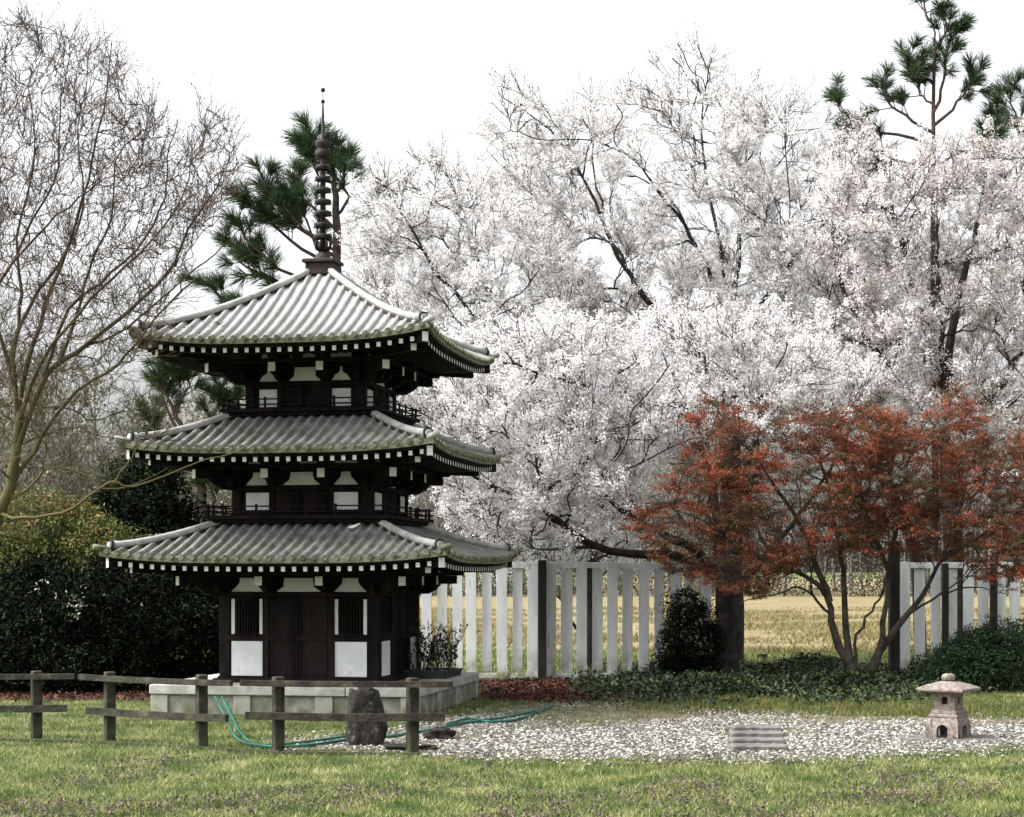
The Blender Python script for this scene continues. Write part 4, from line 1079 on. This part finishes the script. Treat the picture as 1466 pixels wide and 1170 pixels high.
pine('long-needled pine rising above the blossom at the upper right', b, [(1338,600,D),(1337,300,D),(1336,120,D),(1337,60,D),(1332,20,D)],
 [([(1337,80,D),(1345,60,D),(1352,50,D),(1362,38,D)],.03),([(1336,120,D),(1320,118,D),(1303,110,D),(1297,80,D)],.03),([(1332,30,D),(1328,20,D),(1322,10,D),(1325,-10,D)],.025),
  ([(1337,160,D),(1350,120,D),(1356,85,D),(1358,60,D)],.03),([(1337,180,D),(1370,150,D),(1385,130,D),(1392,110,D)],.03),([(1337,190,D),(1300,170,D),(1275,150,D),(1262,120,D)],.03),
  ([(1337,210,D),(1270,190,D),(1210,165,D),(1195,130,D)],.03),([(1337,240,D),(1390,210,D),(1420,190,D),(1430,160,D)],.03),([(1337,240,D),(1290,230,D),(1240,210,D),(1215,195,D)],.03),
  ([(1337,150,D),(1325,140,D),(1315,130,D),(1318,100,D)],.02)], 4, D, .25, rr=.06, rt=.010)
D = 34.0; b = W(1480,940,D)[:2]+(0,)
pine('pine at the right picture edge behind pinkish blossom', b, [(1480,600,D),(1478,300,D),(1476,150,D)],
 [([(1478,260,D),(1460,200,D),(1450,160,D),(1446,130,D)],.03),([(1478,300,D),(1440,260,D),(1415,220,D),(1408,190,D)],.03),([(1478,330,D),(1440,300,D),(1420,270,D),(1405,230,D)],.03),([(1478,230,D),(1470,200,D),(1475,170,D),(1470,130,D)],.03)], 4, D)

# ------------------------------------------------------------------ shrubs
def shrub(name, label, cat, px, base_py, D, blobs, n, leaf, m, group=None, bark='bark_cherry', nb=(0,-.1,.5), aspect=.5, pale=None):
    """blobs: (px,py,rx_px,ry_px,depth offset)"""
    bx, by = (px-CX)/FPX*D, D; C = []; cent = []
    for (x, y, rx, ry, dd) in blobs:
        c = np.array(W(x, y, D+dd)); rad = np.array([rx/FPX*D, (rx+ry)/2/FPX*D*.8, ry/FPX*D]); cent.append((c, rad))
    vol = np.array([r[0]*r[1]*r[2] for _, r in cent])**.67; vol = vol/vol.sum()
    for (c, rad), v in zip(cent, vol):
        k = int(n*v); d = unit(RNG.normal(size=(k,3))); rr = (RNG.random(k)**.33)
        lump = 1+.22*vnoise(d[:,0]*3+c[0]*5, d[:,1]*3+d[:,2]*4, 1.6, int(abs(c[0]*100))%97)+.12*vnoise(d[:,0]*9+c[0]*5, d[:,2]*9+d[:,1]*5, 1.6, 3)
        rr = .5+.5*rr+.10*np.abs(RNG.normal(size=k)); p = c+d*rad*(rr*lump)[:,None]; C.append(p)
    C = np.concatenate(C); C = C[C[:,2] > .02]
    VF = leaves(C, 3, leaf*.6, leaf, nb, aspect)
    S = Skel(); S.limb([(bx,by,0),(bx+.01,by,.15),tuple(np.array([bx,by,.3])*.7+cent[0][0]*.3)], .04, .02, 5)
    S.attach([tuple(c+unit(RNG.normal(size=3))*r*.85) for c, r in cent for _ in range(10)], .02, .004, 7, .03)
    r_ = tree(name, label, cat, (bx,by,0), S.geo(6,4), M[bark], [(VF, m)], group, 'foliage')
    if pale:  # added pale leaves stand in for glints of light on the foliage
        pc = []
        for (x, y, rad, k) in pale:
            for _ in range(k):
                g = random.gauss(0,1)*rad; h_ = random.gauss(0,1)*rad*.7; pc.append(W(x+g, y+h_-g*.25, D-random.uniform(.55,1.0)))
        V, F = leaves(np.array(pc), 3, .035, .05, (0,-.5,.7), .45); link_mesh('glint_leaves', fast_mesh('glint_leaves', V-np.array([bx,by,0]), F, M['leaf_glint']), r_)
    return r_
G1 = 'dark evergreen shrubs left of the pagoda'
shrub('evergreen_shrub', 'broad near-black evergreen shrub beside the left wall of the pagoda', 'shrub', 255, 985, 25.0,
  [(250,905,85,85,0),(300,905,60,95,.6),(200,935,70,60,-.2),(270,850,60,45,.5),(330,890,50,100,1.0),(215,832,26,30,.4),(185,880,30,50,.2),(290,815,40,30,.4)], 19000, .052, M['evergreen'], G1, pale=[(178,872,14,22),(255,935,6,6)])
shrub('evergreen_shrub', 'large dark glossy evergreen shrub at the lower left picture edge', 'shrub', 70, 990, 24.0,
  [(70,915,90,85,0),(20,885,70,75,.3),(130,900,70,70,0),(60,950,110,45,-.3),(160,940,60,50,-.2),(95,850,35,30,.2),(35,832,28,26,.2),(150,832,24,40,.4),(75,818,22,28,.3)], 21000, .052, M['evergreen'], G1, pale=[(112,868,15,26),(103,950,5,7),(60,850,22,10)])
shrub('conifer', 'tall dark conifer behind the lowest roof left corner', 'conifer', 205, 960, 29.0,
  [(205,720,62,60,0),(190,760,85,60,0),(215,690,35,40,0),(235,780,80,60,0),(200,850,110,80,.3),(210,665,15,20,0)], 14000, .07, M['conifer'], None)
G2 = 'yellow-green spring shrubs behind the evergreens'
shrub('leafy_shrub', 'yellow-green shrub with orange new growth at the left picture edge', 'shrub', 40, 960, 26.5,
  [(40,770,70,50,0),(20,810,90,50,0),(95,800,65,40,0),(60,728,50,25,0),(80,850,110,60,.3),(115,745,30,25,0)], 9000, .055, M['yellowgreen'], G2)
shrub('leafy_shrub', 'yellow-green shrub below the dark conifer, left of the lowest eave', 'shrub', 150, 965, 26.2,
  [(140,780,50,38,0),(195,795,50,30,0),(150,820,70,40,0),(240,810,50,30,.2),(150,860,80,60,.3)], 7000, .05, M['yellowgreen'], G2)
shrub('dark_bush', 'small upright dark feathery bush against the cherry trunk', 'bush', 988, 975, 24.9,
  [(990,915,38,52,0),(980,870,26,25,0),(965,930,22,40,0),(1010,930,22,40,0),(985,950,42,20,0)], 5200, .055, M['evergreen'], None, aspect=.25)
shrub('rounded_shrub', 'low dome-shaped dark green shrub behind the lantern at the right edge', 'shrub', 1420, 985, 24.0,
  [(1425,950,80,48,0),(1380,960,55,36,-.2),(1470,940,60,50,.1),(1400,935,45,34,.2),(1350,972,35,20,-.3)], 16000, .034, M['azalea'], None, nb=(0,-.1,1.0))
# ivy
ivp = scatter_poly([(860,998),(905,975),(950,962),(1000,958),(1080,958),(1180,962),(1280,962),(1340,972),(1340,985),(1300,1000),(1220,1006),(1130,1008),(1000,1006),(930,1008)], 17000, .42)
_n = vnoise(ivp[:,0]*1.2, ivp[:,1]*1.6, 3.1, 52); ivp = ivp[_n+RNG.random(len(ivp))*.8+np.clip((ivp[:,1]-22.6)*.5,-.6,1) > -.1]
hgt = .07+.11*np.clip(vnoise(ivp[:,0], ivp[:,1], 2.5, 41)+.5, 0, 2)
edge = np.clip((ivp[:,1]-21.6)*.6, .25, 1.0); ivp[:,2] = hgt*edge*RNG.random(len(ivp))**.4
V, F = leaves(ivp, 3, .03, .05, (0,-.2,.9), .7)
link_mesh('ivy_ground_cover', fast_mesh('ivy_ground_cover', V, F, M['ivy']), None, kind='stuff', label='dark green ivy ground cover round the feet of the trees')
bl = scatter_poly([(860,1014),(1000,1002),(1300,1000),(1500,1010),(1500,1030),(1300,1026),(1100,1024),(950,1020)], 9000, .2)
V, F = blades(bl, .05, .012, .6); link_mesh('grass_fringe', fast_mesh('grass_fringe', V, F, M['yellowgreen']), None, kind='stuff', label='yellow-green weedy grass edging the gravel below the ivy')
M['straw'] = mat('dry_stubble', (.14,.11,.045), (.27,.215,.105), .6, .9, island=.7, transl=.2, c3=(.14,.15,.06))
sf = lawn_points(110000, 34.5, 75); sf = sf[vnoise(sf[:,0]*.5, sf[:,1], 1.3, 17)+RNG.random(len(sf)) > .3]; V, F = blades(sf, .10, .03, .7); link_mesh('field_stubble', fast_mesh('field_stubble', V, F, M['straw']), None, kind='stuff', label='dry straw-coloured grass of the field behind the white fence')
tf = lawn_points(50000, 27, 36); V, F = blades(tf, .07, .014, .5); link_mesh('far_grass', fast_mesh('far_grass', V, F, M['grass']), None, kind='stuff', label='green grass strip along the near edge of the dry field')

# ------------------------------------------------------------------ far woods
nT = 420
bx = RNG.uniform(-75,75,nT); by = RNG.uniform(112,150,nT); h = RNG.uniform(8.5,14.5,nT)
P0 = np.stack([bx,by,np.full(nT,-.1)],1)
top = P0+np.stack([RNG.normal(size=nT)*.5, RNG.normal(size=nT)*.5, h],1)
Tr = np.stack([P0*(1-t)+top*t for t in np.linspace(0,1,6)],1)
parts = [tubes(Tr, taper(Tr,.10,.03), 4)]
b1 = spawn(Tr, 14, 3.4, (25,60), .35, 4, .12, .25); parts.append(tubes(b1, taper(b1,.05,.025), 3))
b2 = spawn(b1, 7, 1.5, (25,60), .3, 3, .15, .2); parts.append(tubes(b2, taper(b2,.026,.014), 3))
V, F = join(parts)
link_mesh('far_woods', fast_mesh('far_woods', V, F, M['farwood']), None, kind='stuff', label='hazy grey bare woods beyond the dry field')
gsel = b1[(b1[:,0,0] < -14) | (RNG.random(len(b1)) < .12)]
c, _ = sample_pts(gsel, 14, .2); V, F = leaves(c, 2, .3, .22, None, .8)
link_mesh('far_leaves', fast_mesh('far_leaves', V, F, M['fargreen']), None, kind='stuff', label='hazy pale green new leaves on the far woods')
# low scrub along the field's far edge
n = 50000; cx_ = np.stack([RNG.uniform(-70,70,n), RNG.uniform(105,112,n), RNG.random(n)],1); cx_[:,2] = cx_[:,2]**1.3*(3.0+1.2*vnoise(cx_[:,0], cx_[:,0]*0, .5, 4))
V, F = leaves(cx_, 2, .2, .17, None, .5); link_mesh('far_scrub', fast_mesh('far_scrub', V, F, M['scrub']), None, kind='stuff', label='brown scrub along the far edge of the dry field')

# ------------------------------------------------------------------ camera, light, world
cam = bpy.data.cameras.new('camera'); co = bpy.data.objects.new('camera', cam); COL.objects.link(co)
co.location = (0,0,EYE); co.rotation_euler = (math.radians(90),0,0)
cam.sensor_width = 36; cam.lens = 36*FPX/1466; cam.shift_y = (HY-585)/1466; cam.clip_end = 2000; cam.clip_start = .1
sc.camera = co
SE, SA = 50, 258   # sun elevation, azimuth (deg, clockwise from +Y)
w = bpy.data.worlds.new('World'); sc.world = w; w.use_nodes = True; nt = w.node_tree
bg = nt.nodes['Background']; sky = nt.nodes.new('ShaderNodeTexSky'); sky.sky_type = 'NISHITA'; sky.sun_disc = False
sky.sun_elevation = math.radians(SE); sky.sun_rotation = math.radians(SA); sky.air_density = 1.0; sky.dust_density = 7.0; sky.ozone_density = 1.0
hs = nt.nodes.new('ShaderNodeHueSaturation'); hs.inputs['Saturation'].default_value = .12
nt.links.new(sky.outputs[0], hs.inputs['Color']); nt.links.new(hs.outputs[0], bg.inputs['Color']); bg.inputs['Strength'].default_value = .15
sl = bpy.data.lights.new('sun', 'SUN'); so = bpy.data.objects.new('sun', sl); COL.objects.link(so)
sl.energy = .9; sl.angle = math.radians(11); sl.color = (1,.97,.93)
az = math.radians(SA); el = math.radians(SE)
dv = Vector((math.sin(az)*math.cos(el), math.cos(az)*math.cos(el), math.sin(el)))
so.rotation_euler = dv.to_track_quat('Z','Y').to_euler()
vs = sc.view_settings; vs.view_transform = 'Standard'; vs.look = 'None'; vs.exposure = 1.6; vs.gamma = 1; vs.use_curve_mapping = False
sc.cycles.max_bounces = 7; sc.cycles.diffuse_bounces = 3; sc.cycles.transmission_bounces = 4; sc.cycles.glossy_bounces = 2
